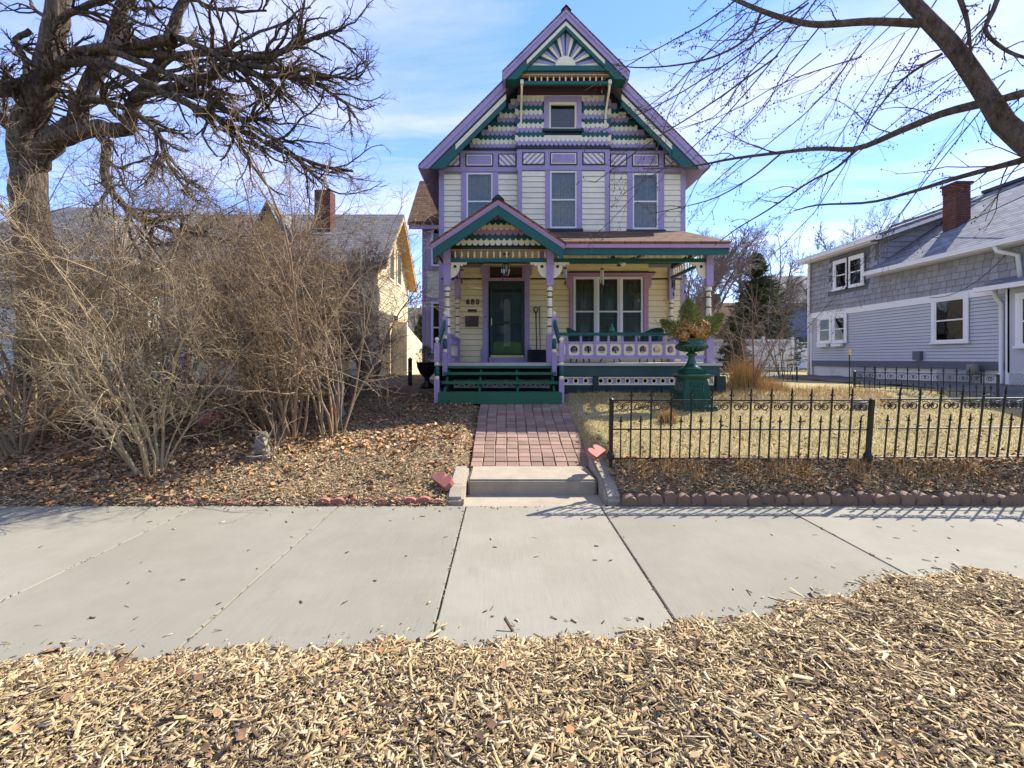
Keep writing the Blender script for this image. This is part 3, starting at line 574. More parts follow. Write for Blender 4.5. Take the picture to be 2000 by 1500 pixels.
# fish-scale shingles
def scale_mesh(w_, h_, mt, pointed=False, t=.014):
    k = 8; hw = w_/2*.97
    p = [(-hw, h_)]+([(-hw, .33*h_), (0, -.02*h_), (hw, .33*h_)] if False else [(-hw*math.cos(a), .45*h_-.45*h_*math.sin(a)) for a in np.linspace(0, math.pi, k)])+[(hw, h_)]
    b = MB(); n = len(p); b.prism([(x, -t-(.012*(1-z/h_)), z) for x, z in p], [(x, 0, z) for x, z in p]); return b
SW, SHH = .122, .118
cyc = [LAV, CRM, GRN]
meS = [scale_mesh(SW, SHH*1.45, c).mesh('shingle', c) for c in cyc]
nsh = 0; rest = {0: MB(), 1: MB(), 2: MB()}
for r in range(22):
    z = GZ+.01+r*SHH; off = (r % 2)*SW/2; ci = r % 3; kick = .006 if r == 0 else 0
    if z < 8.62:
        for x in np.arange(BX0+SW/2-.01-off, BX1+.03, SW):
            if x < BX0-.03 or x > BX1+.03: continue
            if ATT[0]-.14 < x < ATT[1]+.14 and ATT[2]-.2 < z+.03 < ATT[3]+.02: continue
            inst('shingle', meS[ci], gbay, (x, YB-.004-kick, z))
    zl = z-.02
    for sgn in (-1, 1):
        edge = XC+sgn*(ZT-.66-(z+.06)); lo, hi = sorted((BX0 if sgn < 0 else BX1, edge))
        if (sgn < 0 and edge > BX0) or (sgn > 0 and edge < BX1): continue
        for x in np.arange(math.floor(lo/SW)*SW+off, hi+SW/2, SW):
            if x < lo-.04 or x > hi+.04: continue
            q = scale_mesh(SW, SHH*1.45, None); rest[ci].add([(a+x, b+YW-.004-kick, c+z-.012) for a, b, c in q.v], q.f)
for ci, b in rest.items():
    o = b.o('shingle_courses', cyc[ci], gab); o['kind'] = 'stuff'
# attic window
casing(hs, *ATT, YB, .13, LAV)
m = MB(); m.box(ATT[0]-.13, ATT[1]+.13, YB-.04, YB+.01, ATT[3], ATT[3]+.15); m.o('casing', LAV, hs)
w_ = MB(); f = .05; a = ATT; w_.box(a[0], a[0]+f, YB-.02, YB+.05, a[2], a[3]); w_.box(a[1]-f, a[1], YB-.02, YB+.05, a[2], a[3]); w_.box(a[0]+f, a[1]-f, YB-.02, YB+.05, a[3]-.07, a[3]); w_.box(a[0]+f, a[1]-f, YB-.02, YB+.05, a[2], a[2]+.03); wo = w_.o('window', CRM, hs)
m = MB(); m.box(a[0]+f, a[1]-f, YB+.02, YB+.024, a[2]+.03, a[3]-.07); m.o('pane', GLS, wo)
m = MB(); m.box(a[0], a[1], YB+.1, YB+.11, a[2], a[3]); m.o('blind', DRK, wo)
# roof
TOP = lambda u: ZT-u
def slope(mb, u0, u1, o0, o1, y0, y1, s, zc=-9):
    a, b = min(u1, ZT-o0-zc), min(u1, ZT-o1-zc); mb.py([(XC+s*u0, TOP(u0)-o0), (XC+s*a, TOP(a)-o0)]+([(XC+s*a, max(zc, TOP(a)-o1))] if b < a else [])+[(XC+s*b, TOP(b)-o1), (XC+s*u0, TOP(u0)-o1)], y0, y1)
UE, UH, YR, YH = 3.783, 1.61, 11.85, 11.45
rf = None
for s in (-1, 1):
    m = MB(); slope(m, 0, UE, 0, .06, YR, 23, s); slope(m, 0, UH, .0, .06, YH, YR, s); o = m.o('roof', RBY, hs)
    if rf is None: rf = o
    m = MB(); slope(m, 0, UE-.02, .06, .14, YR+.12, 22.9, s); m.o('soffit', LAV, hs)
    for u0, u1, y, (a0, a1, a2, a3, a4) in ((UH-.1, UE, YR, (.06, .36, .42, .56, .72)), (0, UH, YH, (.06, .27, .33, .43, .52))):
        dpt = .10 if y == YR else .40; zc = TOP(UE)-.11 if y == YR else TOP(UH)-.20
        m = MB(); slope(m, u0, u1-.01, a0, a1-.13, y, y+dpt, s, zc); m.o('rake_board', MAU if y == 0 else LAV, hs)
        m = MB(); slope(m, u0, u1-.02, a1-.13, a1, y+.02, y+dpt, s, zc); m.o('rake_moulding', LAV, hs)
        m = MB(); slope(m, u0, u1-.1, a1, a2, y+.035, y+dpt, s, zc); m.o('rake_moulding', DGR, hs)
        e = u1-.95 if y == YR else u1-.62
        m = MB(); slope(m, u0, e, a2, a3, y+.045, y+dpt, s); m.o('verge_stripe', CRM, hs)
        m = MB(); slope(m, u0, e, a3, a4, y+.06, y+dpt, s); m.o('verge_board', GRN, hs)
        # scalloped foot
        t = lambda u: TOP(u); ux = min(u1-.05, ZT-a2-zc)
        P = [(e, t(e)-a2), (ux, t(ux)-a2)]
        ul = ZT-a4-zc
        for q in np.linspace(0, 1, 14):
            u = ul-(ul-e)*q; P.append((u, max(zc-.01, t(u)-a4-.0-.045*abs(math.sin(q*math.pi*1.5)))))
        m = MB(); m.py([(XC+s*u, z) for u, z in P], y+.03, y+dpt-.002); m.o('verge_foot', GRN, hs)
for y0, y1 in ((YH-.02, 23),):
    m = MB(); m.py([(XC-.13, ZT-.09), (XC, ZT+.05), (XC+.13, ZT-.09), (XC, ZT+.02)], y0, y1); m.o('ridge_cap', DGR, rf)
# eave fascia returns
for s in (-1, 1):
    m = MB(); x = XC+s*(UE-.02); m.box(min(x, x+s*.04), max(x, x+s*.04), YR, 23, TOP(UE)-.11, TOP(UE)-.02); m.o('fascia', LAV, hs)
# hood: sunburst, beam, spindles
YS = 11.60; ZB = ZW(130.5, YS)
hw = ZT-.5-ZB
m = MB(); m.py([(XC-hw-.1, ZB), (XC+hw+.1, ZB), (XC, ZB+hw+.1)], YS+.03, YS+.10); sb = m.o('sunburst', GRN, hs)
m = MB(); m.py([(XC+.26*math.cos(a), ZB+.26*math.sin(a)) for a in np.linspace(0, math.pi, 17)], YS-.03, YS+.03); m.o('sun_disc', CRM, sb)
da = (math.pi/2-R(1.5))/11; RR = lambda a: (hw-.01)/(abs(math.cos(a))+abs(math.sin(a)))
for side in (0, 1):
    for k in range(11):
        a0, a1 = k*da+R(.4), (k+1)*da-R(.4)
        if k % 3 == 2: continue
        P = [(.25*math.cos(a0), .25*math.sin(a0)), (RR(a0)*math.cos(a0), RR(a0)*math.sin(a0)), (RR(a1)*math.cos(a1), RR(a1)*math.sin(a1)), (.25*math.cos(a1), .25*math.sin(a1))]
        if side: P = [(-x, z) for x, z in P]
        m = MB(); m.py([(XC+x, ZB+z+.004) for x, z in P], YS+.005, YS+.032); m.o('ray', CRM if k % 3 == 0 else LAV, sb)
HX0, HX1 = XW(1020, YS), XW(1190, YS)
for nm, z0, z1, y0, y1, mt in (('beam', ZB-.13, ZB-.002, YS-.06, YS+.1, GRN), ('beam_trim', ZB-.19, ZB-.132, YS-.0, YS+.08, GRD), ('beam_trim', ZB-.225, ZB-.192, YS-.02, YS+.08, TAN), ('spindle_rail', ZB-.455, ZB-.375, YS-.02, YS+.06, GRN)):
    m = MB(); m.box(HX0-.05, HX1+.05, y0, y1, z0, z1); m.o(nm, mt, hs)
m = MB(); m.box(BX0-.4, BX1+.4, YS+.081, YB+.01, ZB-.2, ZB-.15); m.o('hood_soffit', MRN, hs)  # shade of the hood underside put into the maroon
m = MB(); m.box(BX0, BX1, YB-.02, YB-.002, ZB-.42, ZB-.2); m.o('hood_shade_board', MRN, hs)  # dark board behind the spindles; the shade there put into its colour
def spindle(h, r=.022):
    b = MB(); b.lathe(0, 0, [(r*.45, 0), (r*.5, .18*h), (r, .28*h), (r*.95, .4*h), (r*.45, .46*h), (r*.95, .54*h), (r, .68*h), (r*.5, .82*h), (r*.4, h)], 8); return b.mesh('spindle', CRM, True)
sm = spindle(.15)
for k in range(13): inst('spindle', sm, hs, (HX0+.18+k*(HX1-HX0-.36)/12, YS+.02, ZB-.375))
for x in (HX0-.01, HX1+.01):
    m = MB(); m.box(x-.04, x+.04, YS-.06, YS+.06, ZB-.46, ZB-.36); m.o('bracket_cap', CRM, hs)
    C = [(YS+.0, ZB-.46), (YS+.06, ZB-.6), (YS+.3, ZB-.8), (YS+.44, ZB-1.0), (YB-.02, ZB-1.3)]; Q = spline([(a, b, 0) for a, b in C], 12)
    m = MB(); m.px([(q[0], q[1]) for q in Q]+[(q[0]+.06, q[1]-.02) for q in Q[::-1]], x-.025, x+.025); bo = m.o('bracket', CRM, hs)
    m = MB(); m.px([(q[0]+.06, q[1]-.02) for q in Q]+[(YB-.02, ZB-.46)], x-.018, x+.018); m.o('bracket_web', GRN, bo)
# rear wing on the left
m = MB(); WX0 = XW(826, 15.5); m.box(WX0, XL+.03, 15.5, 19.2, .9, 6.5); wing = m.o('wing_wall', WHT, hs)
b = MB()
for z in np.arange(.95, 6.3, .14): b.px([(15.5, z), (15.48, z), (15.495, z+.15), (15.5, z+.15)], WX0+.1, XL)
o = b.o('wing_siding', WHT, wing); o['kind'] = 'stuff'
m = MB(); m.box(WX0-.02, WX0+.12, 15.46, 15.6, .9, 6.3); m.o('corner_board', LAV, hs)
m = MB(); m.px([(15.1, 6.22), (17.3, 8.42), (19.5, 6.22), (19.5, 6.1), (17.3, 8.28), (15.1, 6.1)], XW(797, 15.2), XL+.2); m.o('wing_roof', RBX, hs)
m = MB(); m.box(XW(799, 15.2), XL, 15.12, 15.2, 5.98, 6.12); m.o('fascia', LAV, hs)
m = MB(); m.px([(15.4, 6.1), (17.3, 8.25), (19.2, 6.1)], WX0, WX0+.1); m.o('wing_gable', WHT, hs)
for z0, z1, xa in ((ZW(521, 15.45), ZW(441, 15.45), 843), (ZW(690, 15.45), ZW(590, 15.45), 843)):
    x0, x1 = XW(xa, 15.45), XW(xa, 15.45)+.72
    m = MB(); m.box(x0-.14, x1+.14, 15.42, 15.47, z0-.1, z1+.14); m.o('casing', LAV, hs)
    w_ = MB(); w_.box(x0, x0+.07, 15.36, 15.42, z0, z1); w_.box(x1-.07, x1, 15.36, 15.42, z0, z1); w_.box(x0+.07, x1-.07, 15.36, 15.42, z1-.07, z1); w_.box(x0+.07, x1-.07, 15.36, 15.42, z0, z0+.07); w_.box(x0+.07, x1-.07, 15.37, 15.42, (z0+z1)/2-.025, (z0+z1)/2+.025); wo = w_.o('window', VIN, hs)
    m = MB(); m.box(x0+.07, x1-.07, 15.40, 15.405, z0+.07, z1-.07); m.o('pane', GLS, wo); m = MB(); m.box(x0+.07, x1-.07, 15.408, 15.418, z0+.07, z1-.07); m.o('blind', DRK, wo)

# ================================================================ porch
PY, PF = 10.0, 1.57; PXS = (-1.24, 1.01, 4.5); ZLB = 3.82; ZTB = 4.06
m = MB(); m.box(-1.5, 4.72, 9.82, YW, PF-.06, PF); m.o('porch_floor', PFL, hs)
m = MB(); m.box(1.25, 4.68, 9.86, 9.92, 1.29, PF-.062); m.o('porch_fascia', SKT, hs)
m = MB(); m.box(4.62, 4.68, 9.921, YW, 1.29, PF-.062); m.o('porch_side_fascia', SKT, hs)
m = MB(); m.box(-1.45, -1.39, 9.9, YW, 1.0, PF-.062); m.o('porch_side_fascia', SKT, hs)
bpy.data.objects  # noqa
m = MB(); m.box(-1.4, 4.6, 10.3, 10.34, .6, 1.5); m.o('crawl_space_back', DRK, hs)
# skirt panels with holes
def skirt(x0, x1, z0, z1, y, first=0):
    fr = MB(); fr.box(x0, x1, y-.012, y+.03, z1-.03, z1); fr.box(x0, x1, y-.012, y+.03, z0, z0+.035); fo = fr.o('skirt_rail', CRM, hs)
    n = max(1, round((x1-x0)/.2)); w_ = (x1-x0)/n
    for k in range(n):
        a = x0+k*w_; q = MB(); q.holed(a+.002, a+w_*.62, z0+.037, z1-.032, .042, y, y+.025, 16); q.o('skirt_panel', CRM, fo)
        q = MB(); q.box(a+w_*.62+.002, a+w_-.001, y+.006, y+.025, z0+.037, z1-.032); q.o('skirt_block', LAV, fo)
skirt(1.28, 1.93, 1.09, 1.27, 9.9); skirt(2.05, 4.56, 1.09, 1.27, 9.9); skirt(-1.1, 1.0, 1.02, 1.2, 10.0)
for x in (1.99, 4.66):
    m = MB(); m.box(x-.06, x+.06 if x < 4 else x+.14, 9.84, 9.96, .8, 1.288); m.o('skirt_post', DGR, hs)
m = MB(); m.box(1.25, 4.68, 9.88, 9.94, .85, 1.085); m.o('skirt_base', DGR, hs)
# posts
def post(x, y, half=False, sc=1.):
    zt = 4.1
    m = MB(); w_ = .075*sc; m.box(x-w_, x+w_, y-w_, y+w_, 3.26, zt); po = m.o('porch_post', LAV, hs)
    prof = [(.05, 3.26), (.06, 3.24), (.06, 3.2), (.045, 3.18), (.055, 3.16), (.055, 3.1)]
    q = MB(); q.lathe(x, y, [(.058*sc, 2.2), (.066*sc, 2.25), (.052*sc, 2.3), (.056*sc, 2.5), (.05*sc, 2.9), (.046*sc, 3.12), (.066*sc, 3.17), (.05*sc, 3.26)], 14); q.o('turning', WHT, po, True)
    for z in (2.36, 2.55, 2.78, 3.0, 3.13): q = MB(); q.lathe(x, y, [(.058*sc, z), (.066*sc, z+.006), (.066*sc, z+.022), (.058*sc, z+.028)], 14); q.o('post_band', DGR, po, True)
    q = MB(); q.box(x-w_, x+w_, y-w_, y+w_, PF, 2.2); q.o('post_base', LAV, po)
    q = MB(); q.box(x-w_-.012, x+w_+.012, y-w_-.012, y+w_+.012, ZLB-.1, ZLB-.07); q.o('post_collar', MAU, po)
for x in PXS: post(x, PY)
post(-1.24, YW-.1, sc=.9); post(4.475, YW-.1, sc=.9)
# beams and spindle frieze
for xa, xb in ((PXS[0]+.075, PXS[1]-.075), (PXS[1]+.075, PXS[2]-.075)):
    m = MB(); m.box(xa, xb, PY-.04, PY+.04, ZLB-.04, ZLB+.04); m.o('frieze_rail', GRN, hs)
    m = MB(); m.box(xa, xb, PY-.05, PY+.05, ZTB, ZTB+.06); m.o('porch_beam', DGR, hs)
    m = MB(); m.box(xa, xb, PY-.035, PY+.02, ZTB-.025, ZTB-.001); m.o('frieze_rail', TAN, hs)
sp = spindle(ZTB-ZLB-.065, .026)
x = PXS[0]+.17
while x < PXS[2]-.1:
    if abs(x-PXS[1]) > .09: inst('spindle', sp, hs, (x, PY, ZLB+.04))
    x += .1415
for xs_ in (-1.24, 4.475):
    m = MB(); m.box(xs_-.03, xs_+.03, PY+.08, YW-.19, ZLB-.04, ZLB+.03); m.o('frieze_rail', GRN, hs)
    m = MB(); m.box(xs_-.04, xs_+.04, PY+.08, YW-.19, ZTB, ZTB+.1); m.o('porch_beam', DGR, hs)
    for y in np.arange(PY+.2, YW-.25, .15): inst('spindle', sp, hs, (xs_, y, ZLB+.03))
# post brackets: solid fan, a dark disc painted in for the shaded hole
def bracket(x, sgn):
    P = [(0, 0), (.36, 0), (.33, -.06), (.28, -.035), (.25, -.09), (.2, -.05)]; P += [(.2*math.cos(a), -.07-.27*math.sin(a)) for a in np.linspace(.15, 1.45, 8)]+[(0, -.36)]
    m = MB(); m.py([(x+sgn*a, ZLB-.042+b) for a, b in P], PY-.018, PY+.018); bo = m.o('post_bracket', CRM, hs)
    q = MB(); q.py([(x+sgn*.095+.036*math.cos(a), ZLB-.135+.036*math.sin(a)) for a in np.linspace(0, 2*math.pi, 13)[:-1]], PY-.022, PY-.0185); q.o('bracket_hole_disc', DRK, bo)
bracket(PXS[0]+.075, 1); bracket(PXS[1]-.075, -1); bracket(PXS[1]+.075, 1); bracket(PXS[2]-.075, -1)
# ceiling
m = MB(); m.box(-1.4, 4.62, 10.06, YW-.052, 4.28, 4.32); pc = m.o('porch_ceiling', PCR, hs)
b = MB()
for y in np.arange(10.08, YW-.1, .085): b.box(-1.39, 4.61, y, y+.079, 4.268, 4.281)
o = b.o('ceiling_boards', PCR, pc); o['kind'] = 'stuff'
# shed roof
EY_, EZ = 9.6, 4.14; RZ = 5.10
m = MB(); m.px([(EY_, EZ-.05), (EY_, EZ), (YW-.03, RZ), (YW-.03, RZ-.05)], .9, 4.80); o = m.o('porch_roof', RBX, hs)
m = MB(); m.px([(EY_+.03, EZ-.05), (EY_+.03, EZ-.15), (YW-.03, RZ-.16), (YW-.03, RZ-.052)], 4.70, 4.77); m.o('rake_board', DGR, hs)
m = MB(); m.box(1.16, 4.785, EY_+.01, EY_+.09, EZ-.13, EZ-.05); m.o('gutter_board', MAU, hs)
m = MB(); m.box(1.10, 4.76, EY_+.05, EY_+.12, EZ-.27, EZ-.131); m.o('porch_fascia', GRN, hs)
m = MB(); m.box(1.12, 4.7, EY_+.121, 10.06, ZTB+.101, ZTB+.12); m.o('soffit', LAV, hs)
# entry gable
GX, GY, GH, GZT, GS = -.12, 9.5, 1.40, 5.03, .665
def gs(mb, u0, u1, o0, o1, y0, y1, s): mb.py([(GX+s*u0, GZT-GS*u0-o0), (GX+s*u1, GZT-GS*u1-o0), (GX+s*u1, GZT-GS*u1-o1), (GX+s*u0, GZT-GS*u0-o1)], y0, y1)
for s in (-1, 1):
    m = MB(); gs(m, 0, GH+.02, 0, .045, GY-.02, YW-.1, s); m.o('entry_roof', RBY, hs)
    m = MB(); gs(m, 0, GH, .045, .11, GY, GY+.06, s); m.o('rake_board', MAU, hs)
    m = MB(); gs(m, 0, GH-.01, .11, .15, GY+.015, GY+.06, s); m.o('rake_moulding', LAV, hs)
    m = MB(); gs(m, 0, GH-.03, .15, .36, GY+.03, GY+.09, s); m.o('verge_board', GRN, hs)
    m = MB(); gs(m, 0, GH-.04, .046, .09, GY+.061, YW-.12, s); m.o('soffit', LAV, hs)
m = MB(); m.py([(GX-.13, GZT-.05), (GX-.02, GZT+.05), (GX+.02, GZT+.05), (GX+.13, GZT-.05)], GY-.04, YW-.1); m.o('ridge_cap', BPL, hs)
gz = ZTB+.078
m = MB(); hw_ = (GZT-.1-gz)/GS; m.py([(GX-hw_, gz), (GX+hw_, gz), (GX, GZT-.1)], PY-.06, PY-.02); gw = m.o('entry_gable_wall', DGR, hs)
sw2, sh2 = .126, .112
gm = [scale_mesh(sw2, sh2*1.45, c).mesh('shingle', c) for c in (CRM, GRN, MAU, CRM, GRN, MAU, TAN)]
for r in range(7):
    z = gz-.01+r*sh2; h_ = (GZT-.14-(z+.1))/GS; off = (r % 2)*sw2/2
    for x in np.arange(-12*sw2+off, 12*sw2, sw2):
        if abs(x) < h_+.02: inst('shingle', gm[r], gw, (GX+x, PY-.065, z))
m = MB(); m.box(PXS[0]-.075, PXS[1]+.075, PY-.09, PY+.06, ZTB+.061, ZTB+.077); m.o('entry_beam', DGR, hs)

# railing right of the steps
RX0, RX1 = PXS[1]+.075, PXS[2]-.075
for nm, z0, z1, d, mt in (('hand_rail', 2.17, 2.235, .05, GRN), ('middle_rail', 1.995, 2.04, .035, LAV), ('bottom_rail', 1.66, 1.735, .04, LAV)):
    m = MB(); m.box(RX0, RX1, PY-d, PY+d, z0, z1); m.o(nm, mt, hs)
nP = 11; pw = (RX1-RX0)/nP
sti = MB(); sti.box(-.03, .03, -.028, .028, 1.735, 1.995); stm = sti.mesh('stile', LAV); bl = MB(); bl.box(-.022, .022, -.024, .024, 2.04, 2.17); blm = bl.mesh('baluster', LAV)
pn = MB(); pn.holed(-pw/2+.03, pw/2-.03, 1.735, 1.995, .083, -.014, .014, 24); pnm = pn.mesh('pierced_panel', CRM)
for k in range(nP+1):
    x = RX0+k*pw
    if 0 < k < nP: inst('stile', stm, hs, (x, PY, 0)); inst('baluster', blm, hs, (x, PY, 0))
    if k < nP: inst('pierced_panel', pnm, hs, (x+pw/2, PY, 0))
# side railings
for xs_ in (-1.24, 4.475):
    for nm, z0, z1, mt in (('hand_rail', 2.17, 2.235, LAV), ('middle_rail', 1.99, 2.04, LAV), ('bottom_rail', 1.66, 1.735, LAV)):
        m = MB(); m.box(xs_-.03, xs_+.03, PY+.08, YW-.19, z0, z1); m.o(nm, mt, hs)
    for y in np.arange(PY+.2, YW-.2, .2):
        m = MB(); m.box(xs_-.012, xs_+.012, y-.04, y+.04, 1.735, 1.99); m.o('side_baluster', CRM, hs); m = MB(); m.box(xs_-.02, xs_+.02, y-.02, y+.02, 2.04, 2.17); m.o('baluster', LAV, hs)
# steps
SX0, SX1 = -1.27, 1.10
st = None
lv = [(9.0, 1.0), (9.27, 1.20), (9.54, 1.38), (9.80, PF-.062)]
for k, (y, z) in enumerate(lv):
    m = MB()
    if k == 0: m.box(SX0-.03, SX1+.05, y, y+.32, z-.23, z)
    elif k < 3: m.box(SX0, SX1, y, y+.31, z-.055, z)
    else: m.box(SX0, SX1, y-.02, y+.3, z-.05, z+.001)
    o = m.o('step_tread', STG, hs)
for x in (SX0+.08, SX0+.78, SX0+1.55, SX1-.08):
    m = MB(); m.px([(9.1, .76), (9.1, .98), (9.36, 1.14), (9.4, 1.15), (9.64, 1.32), (9.66, 1.33), (9.85, 1.44), (9.95, 1.44), (9.95, 1.1), (9.4, .72)], x-.022, x+.022); m.o('stringer', STG, hs)
def newel(x, y, z0, ztop):
    h = ztop-z0; m = MB(); w_ = .05; m.box(x-w_, x+w_, y-w_, y+w_, z0, z0+.36*h); no = m.o('newel_post', LAV, hs)
    q = MB(); q.box(x-w_, x+w_, y-w_, y+w_, z0+.64*h, z0+.93*h); q.o('newel_cap', LAV, no)
    for a, b, c in ((.36, .42, CRM), (.42, .58, GRN), (.58, .64, CRM)):
        q = MB(); hh = (b-a)*h; q.lathe(x, y, [(.038, z0+a*h), (.05, z0+a*h+hh*.25), (.045, z0+a*h+hh*.7), (.036, z0+b*h)], 12); q.o('newel_turning', c, no, True)
    q = MB(); r = .046; q.lathe(x, y, [(.03, z0+.93*h), (.022, z0+.94*h)]+[(max(.001, r*math.sin(a)), z0+.94*h+.01+r-r*math.cos(a)) for a in np.linspace(.45, math.pi, 9)], 14); q.o('ball_finial', CRM, no, True)
for x0, x1 in ((-1.335, -1.26), (1.15, 1.08)):
    newel(x0, 9.08, .78, 2.07); newel(x1, 9.76, 1.3, 2.66)
    m = MB(); m.bar((x0, 9.1, 1.88), (x1, 9.74, 2.44), .05, .12); m.o('hand_rail', GRN, hs)
# front door
dx0, dx1 = XW(957), XW(1024); dz0, dz1 = 1.70, ZW(551)
m = MB(); m.box(dx0-.02, dx1+.02, YW-.1, YW+.02, PF, dz0); m.o('threshold', LAV, hs)
for s, xe in ((-1, XW(953)), (1, XW(1024.5))):
    w_ = .13; P = [(0, PF), (.19, PF), (.19, 1.9), (w_, 2.0), (w_, 3.86), (.19, 3.92), (.19, 4.17), (0, 4.17)]
    m = MB(); m.py([(xe+s*a, z) for a, z in P], YW-.065, YW-.024); m.o('door_casing', LAV, hs)
m = MB(); m.box(XW(953), XW(1024.5), YW-.05, YW+.05, dz1+.02, dz1+.11); m.box(XW(953), XW(1024.5), YW-.05, YW+.05, 4.14, 4.17); m.box(XW(953), XW(957), YW-.05, YW+.05, dz1+.11, 4.14); m.box(XW(1020), XW(1024.5), YW-.05, YW+.05, dz1+.11, 4.14); tro = m.o('transom', MAU, hs)
m = MB(); m.box(XW(957), XW(1020), YW, YW+.005, dz1+.11, 4.14); m.o('pane', GLS, tro); m = MB(); m.box(XW(957), XW(1020), YW+.1, YW+.11, dz1+.11, 4.14); m.o('transom_shade', MRN, tro)
f = .085; m = MB(); m.box(dx0, dx0+f, YW-.06, YW-.01, dz0, dz1); m.box(dx1-f, dx1, YW-.06, YW-.01, dz0, dz1); m.box(dx0+f, dx1-f, YW-.06, YW-.01, dz1-f, dz1); m.box(dx0+f, dx1-f, YW-.06, YW-.01, dz0, dz0+.1); m.box(dx0+f, dx1-f, YW-.055, YW-.015, 2.62, 2.66); do = m.o('storm_door', DGR, hs)
m = MB(); m.box(dx0+f, dx1-f, YW-.04, YW-.036, dz0+.1, 2.62); m.box(dx0+f, dx1-f, YW-.04, YW-.036, 2.66, dz1-f); m.o('pane', GLS, do)
m = MB(); m.box(dx0+.02, dx1-.02, YW-.075, YW-.061, dz0+.0, dz0+.055); m.o('kick_plate', BRS, do)
m = MB(); m.box(dx0+.03, dx0+.055, YW-.09, YW-.061, 2.55, 2.75); m.lathe(dx0+.045, YW-.1, [(.012, 2.55), (.016, 2.6), (.012, 2.7)], 8); m.o('handle', BRS, do)
m = MB(); m.box(dx0, dx1, YW+.1, YW+.14, dz0-.1, dz1); idr = m.o('inner_door', GRD, hs)
mm = MB(); mm.py([(.37-.47+a, z) for a, z in [(-.09, 2.0), (.09, 2.0), (.09, 3.2)]+[(.09*math.cos(t), 3.2+.09*math.sin(t)) for t in np.linspace(0, math.pi, 9)]+[(-.09, 3.2)]], YW+.085, YW+.1)
for v in range(len(mm.v)): x, y, z = mm.v[v]; mm.v[v] = (x+(dx0+dx1)/2+.1, y, z)
mm.o('door_light', CUR, idr)
# triple window
x0, x1, z0, z1 = TRI
P = [(-.10, z0-.15), (-.10, 3.52), (-.17, 3.6), (-.2, 3.68), (-.2, 3.90), (-.26, 3.97), (-.26, 4.02)]
full = [(x0+a, z) for a, z in P]+[(x1-a, z) for a, z in P[::-1]]
m = MB(); m.py([(x0+a, z) for a, z in P[:5]]+[(x0, 3.90), (x0, z0-.15)], YW-.06, YW-.024); m.py([(x1-a, z) for a, z in P[:5]]+[(x1, 3.90), (x1, z0-.15)], YW-.06, YW-.024); m.box(x0, x1, YW-.06, YW-.024, z1, 3.90); m.o('window_casing', MAU, hs)
m = MB(); m.box(x0-.27, x1+.27, YW-.10, YW-.024, 3.902, 3.96); m.o('window_head', MAU, hs); m = MB(); m.box(x0-.29, x1+.29, YW-.12, YW-.024, 3.962, 3.99); m.o('window_head', DGR, hs)
sw_ = (x1-x0)/3
for k in range(3): sash_window(hs, x0+k*sw_+.012, x0+(k+1)*sw_-.012, z0, z1, YW-.02, split=.5, f=.06, lace=CU2)
for k in (1, 2): m = MB(); m.box(x0+k*sw_-.0118, x0+k*sw_+.0118, YW-.05, YW+.04, z0, z1); m.o('mullion', VIN, hs)
# numbers
def text(body, size, loc, mt, parent, name, ext=.006):
    c = bpy.data.curves.new(name, 'FONT'); c.body = body; c.size = size; c.extrude = ext; c.align_x = 'CENTER'; c.offset = .006; c.space_character = 1.25
    o = bpy.data.objects.new(name, c); COL.objects.link(o); o.location = (0, 0, 0); bpy.context.view_layer.update()
    me = bpy.data.meshes.new_from_object(o); bpy.data.objects.remove(o); me.materials.append(mt)
    V = np.empty(len(me.vertices)*3); me.vertices.foreach_get('co', V); V = V.reshape(-1, 3); V = np.stack([V[:, 0]+loc[0], loc[1]-V[:, 2], V[:, 1]+loc[2]], -1); me.vertices.foreach_set('co', V.ravel()); me.update()
    return link(name, me, parent)
for ch, px in (('6', 914), ('8', 923.5), ('0', 933)): text(ch, .19, (XW(px), YW-.045, ZW(594.5)), BRN, hs, 'house_number', .014)
m = MB(); m.box(XW(914), XW(931.5), YW-.04, YW-.022, ZW(609.5), ZW(604.5)); m.o('name_plate', BRN, hs)
m = MB(); m.lathe(XW(949), YW-.07, [(.02, ZW(620)), (.022, ZW(619)), (.02, ZW(618))], 10); m.o('door_bell', BRN, hs)
x0, x1, z0, z1 = XW(909.5), XW(935), ZW(638), ZW(617)
mbx = thing('mailbox', 'dark brown metal mailbox mounted below the house number', 'mailbox', ((x0+x1)/2, YW-.08, z0))
m = MB(); m.px([(YW-.024, z0), (YW-.13, z0+.01), (YW-.13, z1-.07), (YW-.024, z1-.02)], x0, x1); soft(m, 'box', BRN, mbx, .006, 1)
m = MB(); m.px([(YW-.024, z1), (YW-.15, z1-.055), (YW-.15, z1-.095), (YW-.14, z1-.095), (YW-.135, z1-.068), (YW-.024, z1-.018)], x0-.012, x1+.012); m.o('lid', BRN, mbx)
